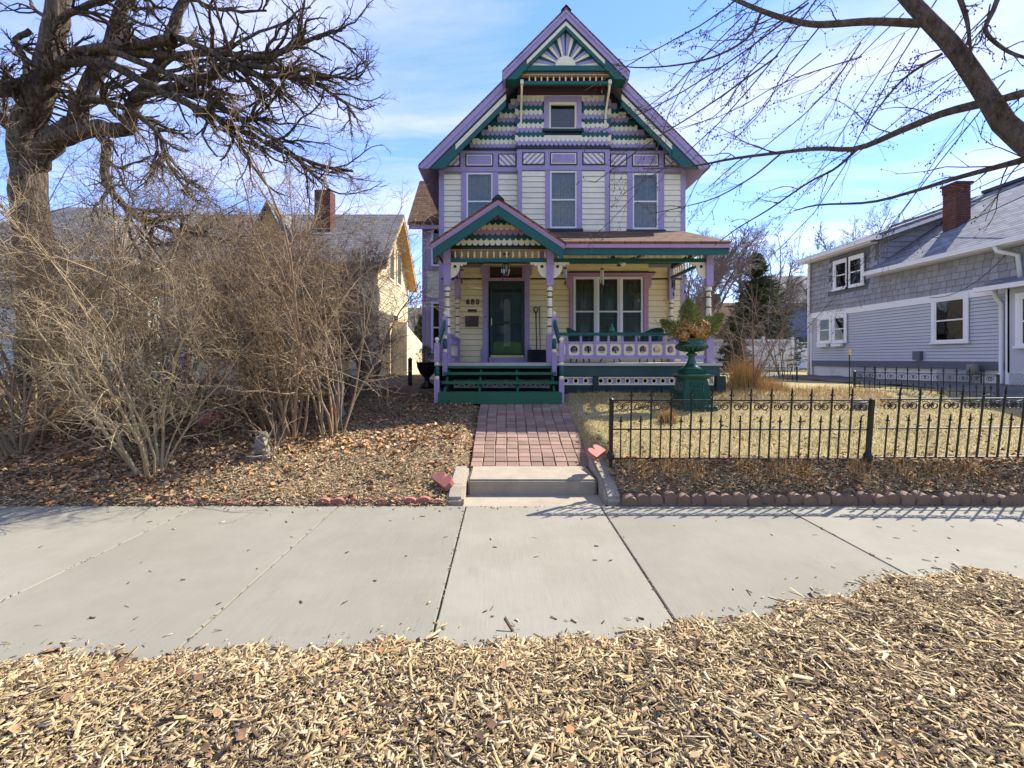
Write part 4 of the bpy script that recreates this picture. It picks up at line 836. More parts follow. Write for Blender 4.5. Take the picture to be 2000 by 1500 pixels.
# ================================================================ grey house on the right (its left flank faces us)
GXW = 13.2; gh = thing('grey_house', 'grey house with white trim, dark shake upper wall and brick chimney', 'house', (16.5, 15, .95))
Y0, Y1 = 10.2, 19.6
m = MB(); m.box(GXW, GXW+7, Y0, Y1, 1.56, 4.72); m.box(GXW, GXW+7, 16.0, Y1, 4.72, 5.95); gwall = m.o('wall', GRD, gh)  # dark backing wall; its colour draws the shadow lines between the laps
m = MB(); m.box(GXW+.04, GXW+7, Y0, Y1-.02, .8, 1.4); m.o('foundation', GWT, gh)
m = MB(); m.box(GXW-.03, GXW+.02, Y0, Y1, 1.36, 1.58); m.o('base_trim', GRD, gh)
b = MB()
for z in np.arange(1.585, 3.34, .1): b.prism([(GXW, Y0, z), (GXW-.03, Y0, z), (GXW-.012, Y0, z+.088), (GXW, Y0, z+.088)], [(GXW, Y1, z), (GXW-.03, Y1, z), (GXW-.012, Y1, z+.088), (GXW, Y1, z+.088)])
o = b.o('lap_siding', GRH, gwall); o['kind'] = 'stuff'
m = MB(); m.box(GXW-.045, GXW, Y0, Y1, 3.38, 3.60); m.o('belt_board', VIN, gh)
m = MB(); m.box(GXW-.05, GXW+.1, Y1-.001, Y1+.12, .95, 5.6); m.box(GXW-.05, GXW-.001, Y1-.14, Y1, .95, 3.38); m.o('corner_board', VIN, gh)
# shakes, each its own piece
WN = [(16.62, 17.0+1.2, 4.35, 5.62)]
bk = MB(); bk.prism([(0, 0, 0), (-.04, 0, 0), (-.008, 0, .2), (0, 0, .21)], [(0, .23, 0), (-.04, .23, 0), (-.008, .23, .2), (0, .23, .21)]); shk = bk.mesh('shake', GRS)
ns = 0; restb = MB()
for r in range(12):
    z = 3.60+r*.19; y = Y0+1.2+random.uniform(0, .2)
    while y < Y1-.1:
        wv = random.uniform(.7, 1.15)
        top = 4.66 if y < 16.0 else 5.72
        if z < top-.1 and not (16.45 < y+.1 < 18.35 and z+.1 > 4.25):
            q = inst('shake', shk, gwall, (GXW-.001, y, z), (0, 0, 0), (1, wv, 1)) if ns < 299 else None
            ns += 1
            if q is None: restb.add([(GXW+a, y+b_*wv, z+c) for a, b_, c in bk.v], bk.f)
        y += .23*wv+.012
if restb.v: o = restb.o('shake_courses', GRS, gwall); o['kind'] = 'stuff'
# cheek wall of the rear dormer, facing the street
m = MB(); m.py([(GXW+.001, 4.6), (GXW+.001, 5.95), (15.6, 6.75), (15.6, 6.6)], 15.98, 16.1); ck = m.o('dormer_cheek', GRS, gh)
for r in range(9):
    z = 5.02+r*.19; x = GXW+.02
    while x < 15.4:
        lo = 4.72+(x+.15-12.8)*.667; hi = 5.87+(x-12.86)*.35
        if z > lo-.05 and z+.2 < hi: inst('shake', shk, ck, (x, 15.985, z), (0, 0, R(90)), (1, -1.0, 1))
        x += .236
# dormer roof (shed) and main roof
m = MB(); m.py([(12.84, 5.86), (16.9, 7.28), (16.9, 7.38), (12.84, 5.96)], 15.62, 19.9); m.o('dormer_roof', RGY, gh)
m = MB(); m.py([(12.82, 5.74), (16.9, 7.16), (16.9, 7.276), (12.82, 5.855)], 15.58, 15.70); m.o('rake_board', GTR, gh)
m = MB(); m.box(12.76, 12.88, 15.6, 19.95, 5.78, 5.92); m.o('gutter', GTR, gh)
m = MB(); m.box(12.88, GXW, 16.0, 19.7, 5.74, 5.78); m.o('soffit', VIN, gh)
RZg = lambda x: 4.72+(x-12.8)*.667
m = MB(); m.py([(12.8, 4.66), (12.8, 4.74), (16.9, RZg(16.9)+.02), (16.9, RZg(16.9)-.1)], 9.8, 16.15); m.o('roof', RGY, gh)
m = MB(); m.py([(16.9, RZg(16.9)-.1), (16.9, RZg(16.9)+.02), (21, 4.72), (21, 4.6)], 9.8, 19.9); m.o('roof', RGY, gh)
m = MB(); m.box(16.78, 17.0, 9.8, 16, RZg(16.9)+.0, RZg(16.9)+.1); m.o('ridge_cap', BPL, gh)
m = MB(); m.box(12.7, 12.83, 9.8, 16.2, 4.58, 4.72); m.o('gutter', GTR, gh)
m = MB(); m.box(12.83, GXW, 9.8, 16.1, 4.56, 4.60); m.o('soffit', VIN, gh)
# chimney with courses of brick
chm = MB(); cx0, cx1, cy0, cy1 = 14.42, 14.88, 14.5, 14.97; chm.box(cx0+.015, cx1-.015, cy0+.015, cy1-.015, 5.4, 7.25); ch = chm.o('chimney', MOR, gh)
bq = MB(); bq.box(0, .205, 0, .1, 0, .066); bme = bq.mesh('brick', BRK); k = 0
for r in range(22):
    z = 5.53+r*.078; ex = .03 if r > 18 else 0
    for c in range(3):
        off = (r % 2)*.1
        inst('brick', bme, ch, (cx0-.0-ex+c*.154, cy0-.0-ex, z), (0, 0, 0), (.73, 1, 1))
        inst('brick', bme, ch, (cx0+.1-ex, cy0+.0+c*.156, z), (0, 0, R(90)), (.73, 1, 1))
m = MB(); m.box(cx0-.05, cx1+.05, cy0-.05, cy1+.05, 7.25, 7.31); m.o('chimney_cap', BRK, ch)
# windows on the flank
def flank_window(y0, y1, z0, z1, X, parent, t=.11, curtain=True):
    X = X-.026
    m = MB(); m.box(X-.05, X-.019, y0-t, y0, z0-.02, z1+t); m.box(X-.05, X-.019, y1, y1+t, z0-.02, z1+t); m.box(X-.05, X-.019, y0, y1, z1, z1+t); m.box(X-.08, X-.019, y0-t-.03, y1+t+.03, z0-.08, z0-.02); wo = m.o('window', VIN, parent)
    f = .045; q = MB(); q.box(X-.038, X-.012, y0, y0+f, z0-.02, z1); q.box(X-.038, X-.012, y1-f, y1, z0-.02, z1); q.box(X-.038, X-.012, y0+f, y1-f, z1-f, z1); q.box(X-.038, X-.012, y0+f, y1-f, z0-.02, z0+f); q.box(X-.04, X-.012, y0+f, y1-f, (z0+z1)/2-.02, (z0+z1)/2+.02); q.o('sash', VIN, wo)
    q = MB(); q.box(X-.028, X-.024, y0+f, y1-f, z0+f, (z0+z1)/2-.02); q.box(X-.028, X-.024, y0+f, y1-f, (z0+z1)/2+.02, z1-f); q.o('pane', GLS, wo)
    q = MB(); q.box(X-.02, X-.0185, y0+f, y1-f, z0+f, z1-f); q.o('shade', CUR if curtain else DRK, wo); return wo
flank_window(16.72, 17.32, 4.42, 5.42, GXW, gh, curtain=False); flank_window(17.46, 18.06, 4.42, 5.42, GXW, gh, curtain=False)
flank_window(17.55, 18.1, 2.35, 3.3, GXW, gh, curtain=False); flank_window(18.35, 18.95, 2.35, 3.3, GXW, gh, curtain=False)
flank_window(12.98, 13.88, 2.18, 3.42, GXW, gh)
for y in (17.6, 18.4): m = MB(); m.box(GXW-.2, GXW-.082, y-.02, y+.52, 2.14, 2.25); m.o('window_box', VIN, gh)
def lattice(parent, x, y0, y1, z0, z1, mt=VIN, axis='y', s=.075):
    m = MB(); L_ = z1-z0; u = y0-L_
    q = lambda a, z, d: (x+d, a, z) if axis == 'y' else (a, x+d, z)
    while u < y1:
        for dirn in (1, -1):
            a0, b0, a1, b1 = (u, z0, u+L_, z1) if dirn > 0 else (u, z1, u+L_, z0)
            t0 = max(0, (y0-a0)/(a1-a0)); t1 = min(1, (y1-a0)/(a1-a0))
            if t1 > t0: m.bar(q(a0+(a1-a0)*t0, b0+(b1-b0)*t0, -.004*dirn), q(a0+(a1-a0)*t1, b0+(b1-b0)*t1, -.004*dirn), .008 if axis == 'x' else .02, .02 if axis == 'x' else .008)
        u += s
    return m.o('lattice', mt, parent)
for y0, y1 in ((16.2, 17.3), (12.6, 13.9)):
    m = MB(); m.box(GXW+.02, GXW+.039, y0, y1, .9, 1.35); m.o('crawl_vent', DRK, gh); lattice(gh, GXW-.0, y0, y1, .92, 1.35)
def pipe(pts, r, mt, parent, name='downspout'):
    m = MB(); m.tube(pts, r, 8); return m.o(name, mt, parent, True)
pipe([(GXW-.1, Y1-.1, 5.8), (GXW-.08, Y1-.05, 5.5), (GXW-.08, Y1-.02, 3), (GXW-.08, Y1, .98)], .05, GTR, gh)
pipe([(12.76, 11.85, 4.62), (12.78, 11.8, 4.45), (13.1, 11.6, 4.3), (13.12, 11.55, 3.62)], .055, GTR, gh)
pipe([(13.0, 12.05, 3.5), (13.02, 12.05, 3.3), (13.12, 12.0, 3.1), (13.12, 12.0, 1.0), (13.0, 11.9, .92)], .055, GTR, gh)
# front porch bump at the right edge of the picture
m = MB(); m.box(13.0, 13.2, 9.6, 11.75, 1.3, 3.5); m.o('porch_wall', GRH, gh); m = MB(); m.py([(12.7, 3.5), (13.3, 3.75), (13.3, 3.82), (12.7, 3.57)], 9.4, 12.2); m.o('porch_roof', RGY, gh); m = MB(); m.box(12.62, 12.73, 9.4, 12.25, 3.44, 3.56); m.o('gutter', GTR, gh)
flank_window(10.2, 11.4, 2.0, 3.2, 13.0, gh); lattice(gh, 12.98, 9.6, 11.7, .8, 1.3)
m = MB(); m.box(13.0, 13.1, 11.7, 11.8, .8, 3.5); m.o('corner_board', VIN, gh)
m = MB(); m.box(GXW-.14, GXW-.019, 14.3, 14.55, 1.62, 1.9); m.o('utility_box', GRD, gh)
gm_ = thing('gas_meter', 'grey gas meter with pipes at the foot of the grey house', 'gas meter', (12.9, 12.6, 1.0))
m = MB(); m.lathe(12.98, 12.6, [(.02, 1.2), (.12, 1.22), (.14, 1.35), (.12, 1.5), (.03, 1.52)], 10); m.o('meter_body', STO, gm_, True); m = MB(); m.tube([(13.1, 12.75, .95), (13.05, 12.75, 1.55), (12.98, 12.6, 1.56), (12.98, 12.6, 1.5)], .02, 6); m.o('pipe', STO, gm_)
# ================================================================ cream house on the left
ch_ = thing('cream_house', 'cream clapboard house with slate roof and red brick chimney behind the shrubs', 'house', (-9, 20, .95))
def lap(mb, plane, c, a0, a1, z0, z1, e=.13, out_=-1):
    for z in np.arange(z0, z1, e):
        p = [(c, z), (c+out_*.02, z), (c+out_*.005, z+e+.01), (c, z+e+.01)]
        (mb.px(p, a0, a1) if plane == 'y' else mb.prism([(x, a0, zz) for x, zz in p], [(x, a1, zz) for x, zz in p]))
m = MB(); m.box(-13.6, -5, 18, 23.6, .8, 5.6); cw = m.o('wall', CRH, ch_)
m = MB(); m.prism([(-5.1, 18, 5.6), (-5.1, 23.6, 5.6), (-5.1, 20.8, 8.1)], [(-5, 18, 5.6), (-5, 23.6, 5.6), (-5, 20.8, 8.1)]); m.o('gable_wall', CRH, ch_)
b = MB(); lap(b, 'x', -5, 18, 23.6, 1, 5.6, .13, 1); lap(b, 'y', 18, -13.6, -5, 1, 5.5)
for z in np.arange(5.6, 8.0, .13):
    hw_ = 2.8*(1-(z-5.6+.13)/2.5)
    if hw_ > .1: b.prism([(-5, 20.8-hw_, z), (-4.98, 20.8-hw_, z), (-4.995, 20.8-hw_, z+.14), (-5, 20.8-hw_, z+.14)], [(-5, 20.8+hw_, z), (-4.98, 20.8+hw_, z), (-4.995, 20.8+hw_, z+.14), (-5, 20.8+hw_, z+.14)])
o = b.o('lap_siding', CRH, cw); o['kind'] = 'stuff'
m = MB(); m.px([(17.55, 5.40), (20.8, 8.25), (24.05, 5.40), (24.05, 5.28), (20.8, 8.13), (17.55, 5.28)], -14, -4.55); m.o('roof', RGX, ch_)
for ys in (1, -1):
    m = MB(); m.px([(20.8+ys*3.22, 5.28), (20.8, 8.13), (20.8, 7.95), (20.8+ys*3.2, 5.12)], -4.62, -4.56); m.o('rake_board', TAN, ch_)
    m = MB(); m.px([(20.8+ys*3.2, 5.20), (20.8, 8.02), (20.8, 7.98), (20.8+ys*3.2, 5.16)], -5, -4.63); m.o('soffit', TAN, ch_)
m = MB(); m.box(-14, -4.56, 17.5, 17.58, 5.15, 5.30); m.o('fascia', TAN, ch_)
flank = MB()
for y0, z0, z1 in ((19.8, 5.2, 6.6), (21.2, 5.2, 6.6), (20.5, 2.2, 3.6)):
    m = MB(); m.box(-4.985, -4.94, y0-.1, y0+.8, z0-.1, z1+.1); wo = m.o('window', CRM, ch_); m = MB(); m.box(-4.945, -4.93, y0, y0+.7, z0, z1); m.o('pane', DRK, wo)
for x0 in (-12.2, -10.4, -8.4, -6.6):
    m = MB(); m.box(x0-.1, x0+.95, 17.93, 17.98, 4.0, 5.2); wo = m.o('window', CRM, ch_); m = MB(); m.box(x0, x0+.85, 17.925, 17.929, 4.1, 5.1); m.o('pane', DRK, wo)
m = MB(); m.box(-12.4, -5.6, 15.3, 18, 3.95, 4.15); m.o('porch_roof', RGX, ch_); m = MB(); m.box(-12.5, -5.5, 15.25, 15.35, 3.75, 3.97); m.o('porch_beam', TAN, ch_)
m = MB(); m.box(-12.3, -5.7, 15.4, 18, .8, 1.5); m.o('porch_base', CRH, ch_)
for x in (-12.3, -10.6, -8.9, -7.2, -5.75): m = MB(); m.box(x-.1, x+.1, 15.4, 15.6, 1.5, 3.8); m.o('porch_post', CRM, ch_)
for x0 in (-11.9, -10.1, -8.2, -6.9):
    m = MB(); m.box(x0-.1, x0+1., 17.93, 17.98, 1.7, 3.6); wo = m.o('window', TAN, ch_); m = MB(); m.box(x0, x0+.9, 17.925, 17.929, 1.8, 3.5); m.o('pane', DRK, wo)
m = MB(); m.prism([(-10.5, 18.6, 6.1), (-8.7, 18.6, 6.1), (-9.6, 18.6, 7.9)], [(-10.5, 20.8, 6.1), (-8.7, 20.8, 6.1), (-9.6, 20.8, 7.9)]); m.o('front_dormer', TAN, ch_)
for s in (-1, 1): m = MB(); m.py([(-9.6, 8.08), (-9.6+s*1.1, 5.9), (-9.6+s*1.1, 5.8), (-9.6, 7.95)], 18.4, 20.9); m.o('dormer_roof', RGX, ch_)
m = MB(); m.box(-8.05, -7.42, 19.4, 20.0, 6.6, 8.85); cc = m.o('chimney', MOR, ch_)
for r in range(24):
    for c in range(3):
        inst('brick', bme, cc, (-8.07+c*.216, 19.385, 7.0+r*.078)); inst('brick', bme, cc, (-7.4, 19.4+c*.2, 7.0+r*.078), (0, 0, R(90)))
m = MB(); m.box(-8.12, -7.36, 19.33, 20.05, 6.95, 7.02); m.px([(19.3, 6.55), (19.3, 7.0), (19.34, 7.0), (19.34, 6.55)], -8.15, -7.3); m.o('flashing', GTR, cc)
m = MB(); m.tube([(-7.75, 19.7, 8.8), (-7.75, 19.7, 9.4)], .06, 8); m.lathe(-7.75, 19.7, [(.06, 9.35), (.13, 9.4), (.13, 9.48), (.04, 9.55)], 10); m.o('flue_pipe', GTR, cc)
m = MB(); m.px([(20.5, .8), (20.5, 3.2), (25.5, 2.3), (25.5, .8)], -5.0, -4.4); m.o('lean_to', CRH, ch_)
m = MB(); m.box(-5.0, -4.35, 20.45, 20.6, .8, 3.3); m.o('corner_board', CRM, ch_)
# pale house far left
pl = thing('pale_house', 'pale green clapboard house at the far left behind the oak', 'house', (-21, 22, .95))
m = MB(); m.box(-26, -16.7, 19.7, 27, .8, 6.1); pw_ = m.o('wall', PGH, pl)
b = MB(); lap(b, 'y', 19.7, -26, -16.7, 1, 6.0); lap(b, 'x', -16.7, 19.7, 27, 1, 6.0, .13, 1); o = b.o('lap_siding', PGH, pw_); o['kind'] = 'stuff'
m = MB(); V = [(-26.8, 19, 5.95), (-16, 19, 5.95), (-16, 27.6, 5.95), (-26.8, 27.6, 5.95), (-22.5, 23.3, 9.4), (-20.3, 23.3, 9.4)]; m.add(V, [(0, 1, 5, 4), (1, 2, 5), (2, 3, 4, 5), (3, 0, 4), (3, 2, 1, 0)]); m.o('roof', RGX, pl)
m = MB(); m.box(-26.8, -16, 18.97, 19.0, 5.8, 5.97); m.box(-16.02, -15.98, 19, 27.6, 5.8, 5.97); m.o('fascia', GTR, pl)
for x0, z0 in ((-24, 3.9), (-21, 3.9), (-18.6, 3.9), (-23, 1.6), (-19.2, 1.6)): m = MB(); m.box(x0-.1, x0+1, 19.62, 19.67, z0-.1, z0+1.6); wo = m.o('window', VIN, pl); m = MB(); m.box(x0, x0+.9, 19.6, 19.619, z0, z0+1.5); m.o('pane', GLS, wo); m = MB(); m.box(x0, x0+.9, 19.6195, 19.6199, z0, z0+1.5)
# far houses
bh = thing('blue_house', 'small blue clapboard house behind the white fence gap', 'house', (21, 34, .95))
m = MB(); m.box(19.8, 28, 32, 38, .8, 5.6); w1 = m.o('wall', BLH, bh); b = MB(); lap(b, 'y', 32, 19.8, 28, .9, 5.5, .16); o = b.o('lap_siding', BLH, w1); o['kind'] = 'stuff'
m = MB(); m.px([(31.4, 5.5), (35, 8), (38.6, 5.5), (38.6, 5.35), (35, 7.85), (31.4, 5.35)], 19.3, 28.5); m.o('roof', RGX, bh)
m = MB(); m.px([(29.5, 2.6), (32, 3.1), (32, 3.2), (29.5, 2.7)], 20, 24); m.o('porch_roof', RGX, bh); m = MB(); m.box(20.05, 20.2, 29.6, 29.75, .9, 2.6); m.o('porch_post', VIN, bh)
br_ = thing('brown_roof_house', 'distant house with dark brown roof right of the porch', 'house', (16, 37, .95))
m = MB(); m.box(12.5, 19.5, 35, 41, .8, 3.7); m.o('wall', CRH, br_)
m = MB(); m.px([(34.3, 3.5), (38, 6.3), (41.7, 3.5), (41.7, 3.35), (38, 6.15), (34.3, 3.35)], 12, 20); m.o('roof', RBX, br_)
m = MB(); m.prism([(12.6, 34.2, 3.6), (15.6, 34.2, 3.6), (14.1, 34.2, 5.6)], [(12.6, 38, 3.6), (15.6, 38, 3.6), (14.1, 38, 5.6)]); m.o('front_gable', RBX, br_)
m = MB(); m.box(17.2, 17.8, 37.5, 38.1, 5.6, 7.0); m.o('chimney', BRK, br_)
for x0 in (13.2, 15.5, 17.6): m = MB(); m.box(x0, x0+1, 34.93, 34.99, 1.6, 3.); wo = m.o('window', VIN, br_); m = MB(); m.box(x0+.1, x0+.9, 34.91, 34.929, 1.7, 2.9); m.o('pane', DRK, wo)
gr_ = thing('garage', 'small dark roofed building glimpsed in the gap between the two left houses', 'garage', (-6, 36, .95))
m = MB(); m.box(-8.4, -5.2, 34, 40, .8, 3.6); m.o('wall', GRD, gr_); m = MB(); m.px([(33.4, 3.5), (37, 5.8), (40.6, 3.5), (40.6, 3.35), (37, 5.65), (33.4, 3.35)], -8.9, -4.8); m.o('roof', RGX, gr_)
# white vinyl fence
def vinyl(label, x0, x1, y, n, z0=.95, h=1.75):
    t = thing('vinyl_fence', label, 'fence', ((x0+x1)/2, y, z0)); d = (x1-x0)/n
    for k in range(n+1):
        m = MB(); x = x0+k*d; m.box(x-.065, x+.065, y-.065, y+.065, z0, z0+h+.1); m.lathe(x, y, [(.09, z0+h+.1), (.085, z0+h+.13), (.01, z0+h+.2)], 4); m.o('fence_post', VIN, t)
    for k in range(n):
        a, b_ = x0+k*d+.066, x0+(k+1)*d-.066
        for z in (z0+.08, z0+h-.45, z0+h-.08): m = MB(); m.box(a, b_, y-.03, y+.03, z, z+.09); m.o('fence_rail', VIN, t)
        nb = max(1, int((b_-a)/.16)); w_ = (b_-a)/nb; q = MB(); q.box(.002, w_-.006, -.012, .012, z0+.17, z0+h-.45); me = q.mesh('fence_board', VIN)
        for j in range(nb): inst('fence_board', me, t, (a+j*w_, y, 0))
        lattice(t, y, a, b_, z0+h-.36, z0+h-.08, VIN, 'x', .09)
vinyl('white vinyl fence with lattice top beyond the porch corner', 9.4, 15.85, 25, 4)
vinyl('white vinyl fence section farther back beside the grey house', 17.3, 20.5, 29.3, 2)
wp = MB(); wp.box(18.35, 18.5, 29.0, 29.15, .9, 2.7); tag(wp.o('wooden_post', WOD), 'bare wooden post standing against the farther white fence', 'post')
# long brick building on the bank across the street, seen only mirrored in the windows
sb_ = thing('school_building', 'long brick building on the green bank across the street', 'building', (0, -45, 4))
m = MB(); m.box(-60, 60, -52, -44, 3.4, 15); m.o('wall', DGR, sb_); m = MB(); m.box(-60.4, 60.4, -52.4, -43.6, 15, 15.4); m.o('parapet', MOR, sb_)
for k in range(-14, 15):
    for z in (5.2, 9): m = MB(); m.box(k*4-.5, k*4+.5, -43.99, -43.9, z, z+1.4); m.o('window', GRD, sb_)
# ================================================================ iron fence panels
def scroll_pts(s):
    pts = [(s*.02, .0)]+[(s*(.012+.012*q), -.01) for q in (1,)]
    P = []
    for q in np.linspace(0, 1, 9): P.append((s*(.005+.06*q), -.008-.012*math.sin(q*math.pi/2)))
    for a in np.linspace(0, 2*math.pi*1.35, 20):
        r = .048*(1-.6*a/(2*math.pi*1.35)); P.append((s*(.065+r*math.sin(a)), -.068+r*math.cos(a)))
    return P
def ribbon(P, w_, t):
    m = MB(); Q = [Vector((p[0], p[1], 0)) for p in P]; L_, R_ = [], []
    for k in range(len(Q)):
        d = (Q[min(k+1, len(Q)-1)]-Q[max(0, k-1)]).normalized(); n = Vector((-d.y, d.x, 0))*w_/2; L_.append(Q[k]+n); R_.append(Q[k]-n)
    n = len(Q); vs = [(p.x, y, p.y) for y in (-t/2, t/2) for p in L_+R_]; fs = []
    for k in range(n-1): fs += [(k, k+1, n+k+1, n+k), (2*n+k+1, 2*n+k, 3*n+k, 3*n+k+1), (k, 2*n+k, 2*n+k+1, k+1), (n+k+1, 3*n+k+1, 3*n+k, n+k)]
    return m.add(vs, fs)
def finial(m, z, s=1.):
    for ax in (0, 1):
        P = [(-.004, 0), (-.012, .02), (-.034, .034), (-.012, .046), (-.005, .105), (0, .115), (.005, .105), (.012, .046), (.034, .034), (.012, .02), (.004, 0)]
        P = [(a*s, z+b*s) for a, b in P]
        m.py(P, -.004, .004) if ax == 0 else m.px([(a*.7, b) for a, b in P], -.004, .004)
    m.lathe(0, 0, [(.006, z-.012), (.014, z-.004), (.006, z+.006)], 6)
tm = MB(); tm.box(-.008, .008, -.008, .008, 0, .755); finial(tm, .755); TALL = tm.mesh('picket', BLK)
sm_ = MB(); sm_.box(-.007, .007, -.007, .007, 0, .435); finial(sm_, .435, .92); SHORT = sm_.mesh('short_picket', BLK)
SCR = ribbon(scroll_pts(1), .009, .012).mesh('scroll', BLK); SCL = ribbon(scroll_pts(-1), .009, .012).mesh('scroll', BLK)
def iron_fence(label, p0, p1, z0, lean=0., roll=0., posts=(1, 1), sp=.2425, dz=0.):
    W = math.hypot(p1[0]-p0[0], p1[1]-p0[1]); t = thing('iron_fence', label, 'fence', (0, 0, 0), 'black iron fence panels')
    def add(nm, mb): return mb.o(nm, BLK, t)
    for z, h in ((0, .014), (.36, .014), (.715, .016)): m = MB(); m.box(.02, W-.02, -.011, .011, z, z+h); add('fence_rail', m)
    for k, x in enumerate((0, W)):
        if posts[k]:
            m = MB(); m.box(x-.022, x+.022, -.022, .022, -.1, .725); m.lathe(x, 0, [(.03, .725), (.03, .738), (.012, .75), (.004, .755)], 8); m.lathe(x, 0, [(.02, -.02), (.05, 0), (.05, .05), (.024, .1)], 10); add('fence_post', m)
    n = int(round((W-.0)/sp)); d = W/n
    for k in range(n):
        inst('short_picket', SHORT, t, (d*(k+.5)+random.uniform(-.004, .004), 0, 0), (random.uniform(-.012, .012), random.uniform(-.012, .012), random.uniform(-.2, .2)))
        if k: inst('picket', TALL, t, (d*k, 0, random.uniform(-.006, .006)), (random.uniform(-.008, .008), random.uniform(-.008, .008), 0)); inst('scroll', SCR, t, (d*k+.006, 0, .712)); inst('scroll', SCL, t, (d*k-.006, 0, .712))
    inst('scroll', SCR, t, (.028, 0, .712)); inst('scroll', SCL, t, (W-.028, 0, .712))
    t.location = (p0[0], p0[1], z0); t.rotation_euler = (lean, roll, math.atan2(p1[1]-p0[1], p1[0]-p0[0])); return t
iron_fence('front iron fence panel beginning beside the brick walk', (1.30, 5.55), (4.42, 5.53), .445, .09, .0, (1, 1))
iron_fence('front iron fence panel at the right edge of the photo', (4.50, 5.53), (7.9, 5.45), .46, .12, -.012, (0, 1))
iron_fence('leaning iron fence panel standing between the lawn and the driveway', (8.48, 11.0), (9.72, 8.95), .62, .0, 0, (1, 1), .2)
iron_fence('short iron fence panel in front of the white vinyl fence', (7.1, 15.0), (8.95, 13.9), .66, 0, 0, (1, 1))
# ================================================================ urn
UX, UY, UZ = 3.67, 8.9, .68
un = thing('garden_urn', 'glossy dark green cast iron urn on a tapered pedestal', 'urn', (UX, UY, UZ))
def frustum(m, hw0, hw1, z0, z1): m.prism([(UX-hw0, UY-hw0, z0), (UX+hw0, UY-hw0, z0), (UX+hw0, UY+hw0, z0), (UX-hw0, UY+hw0, z0)], [(UX-hw1, UY-hw1, z1), (UX+hw1, UY-hw1, z1), (UX+hw1, UY+hw1, z1), (UX-hw1, UY+hw1, z1)]); return m
m = MB(); frustum(m, .36, .35, UZ-.03, UZ+.07); frustum(m, .35, .29, UZ+.07, UZ+.12); soft(m, 'pedestal_base', URN, un, .008, 2)
m = MB(); frustum(m, .285, .22, UZ+.12, UZ+.60); pb = soft(m, 'pedestal', URN, un, .01, 2)
m = MB(); frustum(m, .24, .27, UZ+.60, UZ+.64); frustum(m, .30, .305, UZ+.64, UZ+.675); frustum(m, .28, .22, UZ+.675, UZ+.69); soft(m, 'pedestal_cap', URN, un, .006, 1)
m = MB(); frustum(m, .205, .2, UZ+.69, UZ+.775); soft(m, 'plinth', URN, un, .008, 2)
# relief panel: frame and leafy scrolls
fr = MB(); zz = lambda z: UY-.285+.065*(z-UZ-.12)/.48
for a, b in (((-.13, .2), (.13, .2)), ((.13, .2), (.11, .53)), ((.11, .53), (-.11, .53)), ((-.11, .53), (-.13, .2))): fr.bar((UX+a[0], zz(UZ+a[1])-.004, UZ+a[1]), (UX+b[0], zz(UZ+b[1])-.004, UZ+b[1]), .014, .014)
for cx_, cz_, r_ in ((-.05, .28, .045), (.05, .28, .045), (-.045, .37, .04), (.045, .37, .04), (-.04, .455, .035), (.04, .455, .035)):
    fr.tube([(UX+cx_+r_*(1-q*.7)*math.cos(q*8*(1 if cx_ > 0 else -1)), zz(UZ+cz_)-.006, UZ+cz_+r_*(1-q*.7)*math.sin(q*8)) for q in np.linspace(0, 1, 14)], .008, 5)
fr.o('relief_panel', URN, pb, True)
m = MB(); m.lathe(UX, UY, [(.19, UZ+.775), (.185, UZ+.80), (.13, UZ+.84), (.085, UZ+.91), (.065, UZ+.98), (.06, UZ+1.03), (.10, UZ+1.05), (.10, UZ+1.08), (.06, UZ+1.10), (.09, UZ+1.13)], 24); m.o('stem', URN, un, True)
m = MB(); m.lathe(UX, UY, [(.06, UZ+1.11), (.16, UZ+1.14), (.25, UZ+1.18), (.295, UZ+1.215), (.30, UZ+1.24), (.255, UZ+1.27), (.235, UZ+1.31), (.24, UZ+1.345), (.262, UZ+1.36), (.262, UZ+1.375), (.23, UZ+1.375), (.2, UZ+1.3)], 32); bw = m.o('bowl', URN, un, True)
for k in range(20):
    a = 2*math.pi*k/20; m = MB(); m.tube([(UX+r*math.cos(a), UY+r*math.sin(a), UZ+z) for r, z in ((.1, 1.125), (.19, 1.15), (.27, 1.19), (.305, 1.225))], [.012, .02, .024, .012], 6); m.o('gadroon', URN, bw, True)
m = MB(); m.lathe(UX, UY, [(.01, UZ+1.33), (.225, UZ+1.33), (.225, UZ+1.345), (.01, UZ+1.36)], 16); m.o('potting_soil', SOIL, un)
fa = thing('flower_arrangement', 'dried brown hydrangeas and evergreen sprigs filling the green urn', 'flowers', (UX, UY, UZ+1.36))
def ball_leaves(c, r, n, s, tb=(1.6, 1.6), sq=1.):
    d = unit(rng.normal(0, 1, (n, 3))); rad = r*rng.uniform(.72, 1.05, n)[:, None]; p = np.array(c)+d*rad*np.array([1, 1, sq]); u = unit(np.cross(d, rng.normal(0, 1, (n, 3)))); v = unit(np.cross(d, u)+d*rng.normal(0, .5, (n, 1))); S = rng.uniform(.6, 1.2, n)[:, None]*s
    V = np.stack([p-u*S, p+v*S*.8, p+u*S, p-v*S*.8], 1).reshape(-1, 3); i = np.arange(n)*4; return V, np.stack([i, i+1, i+2, i+3], -1), np.repeat(tints(n, *tb), 4)
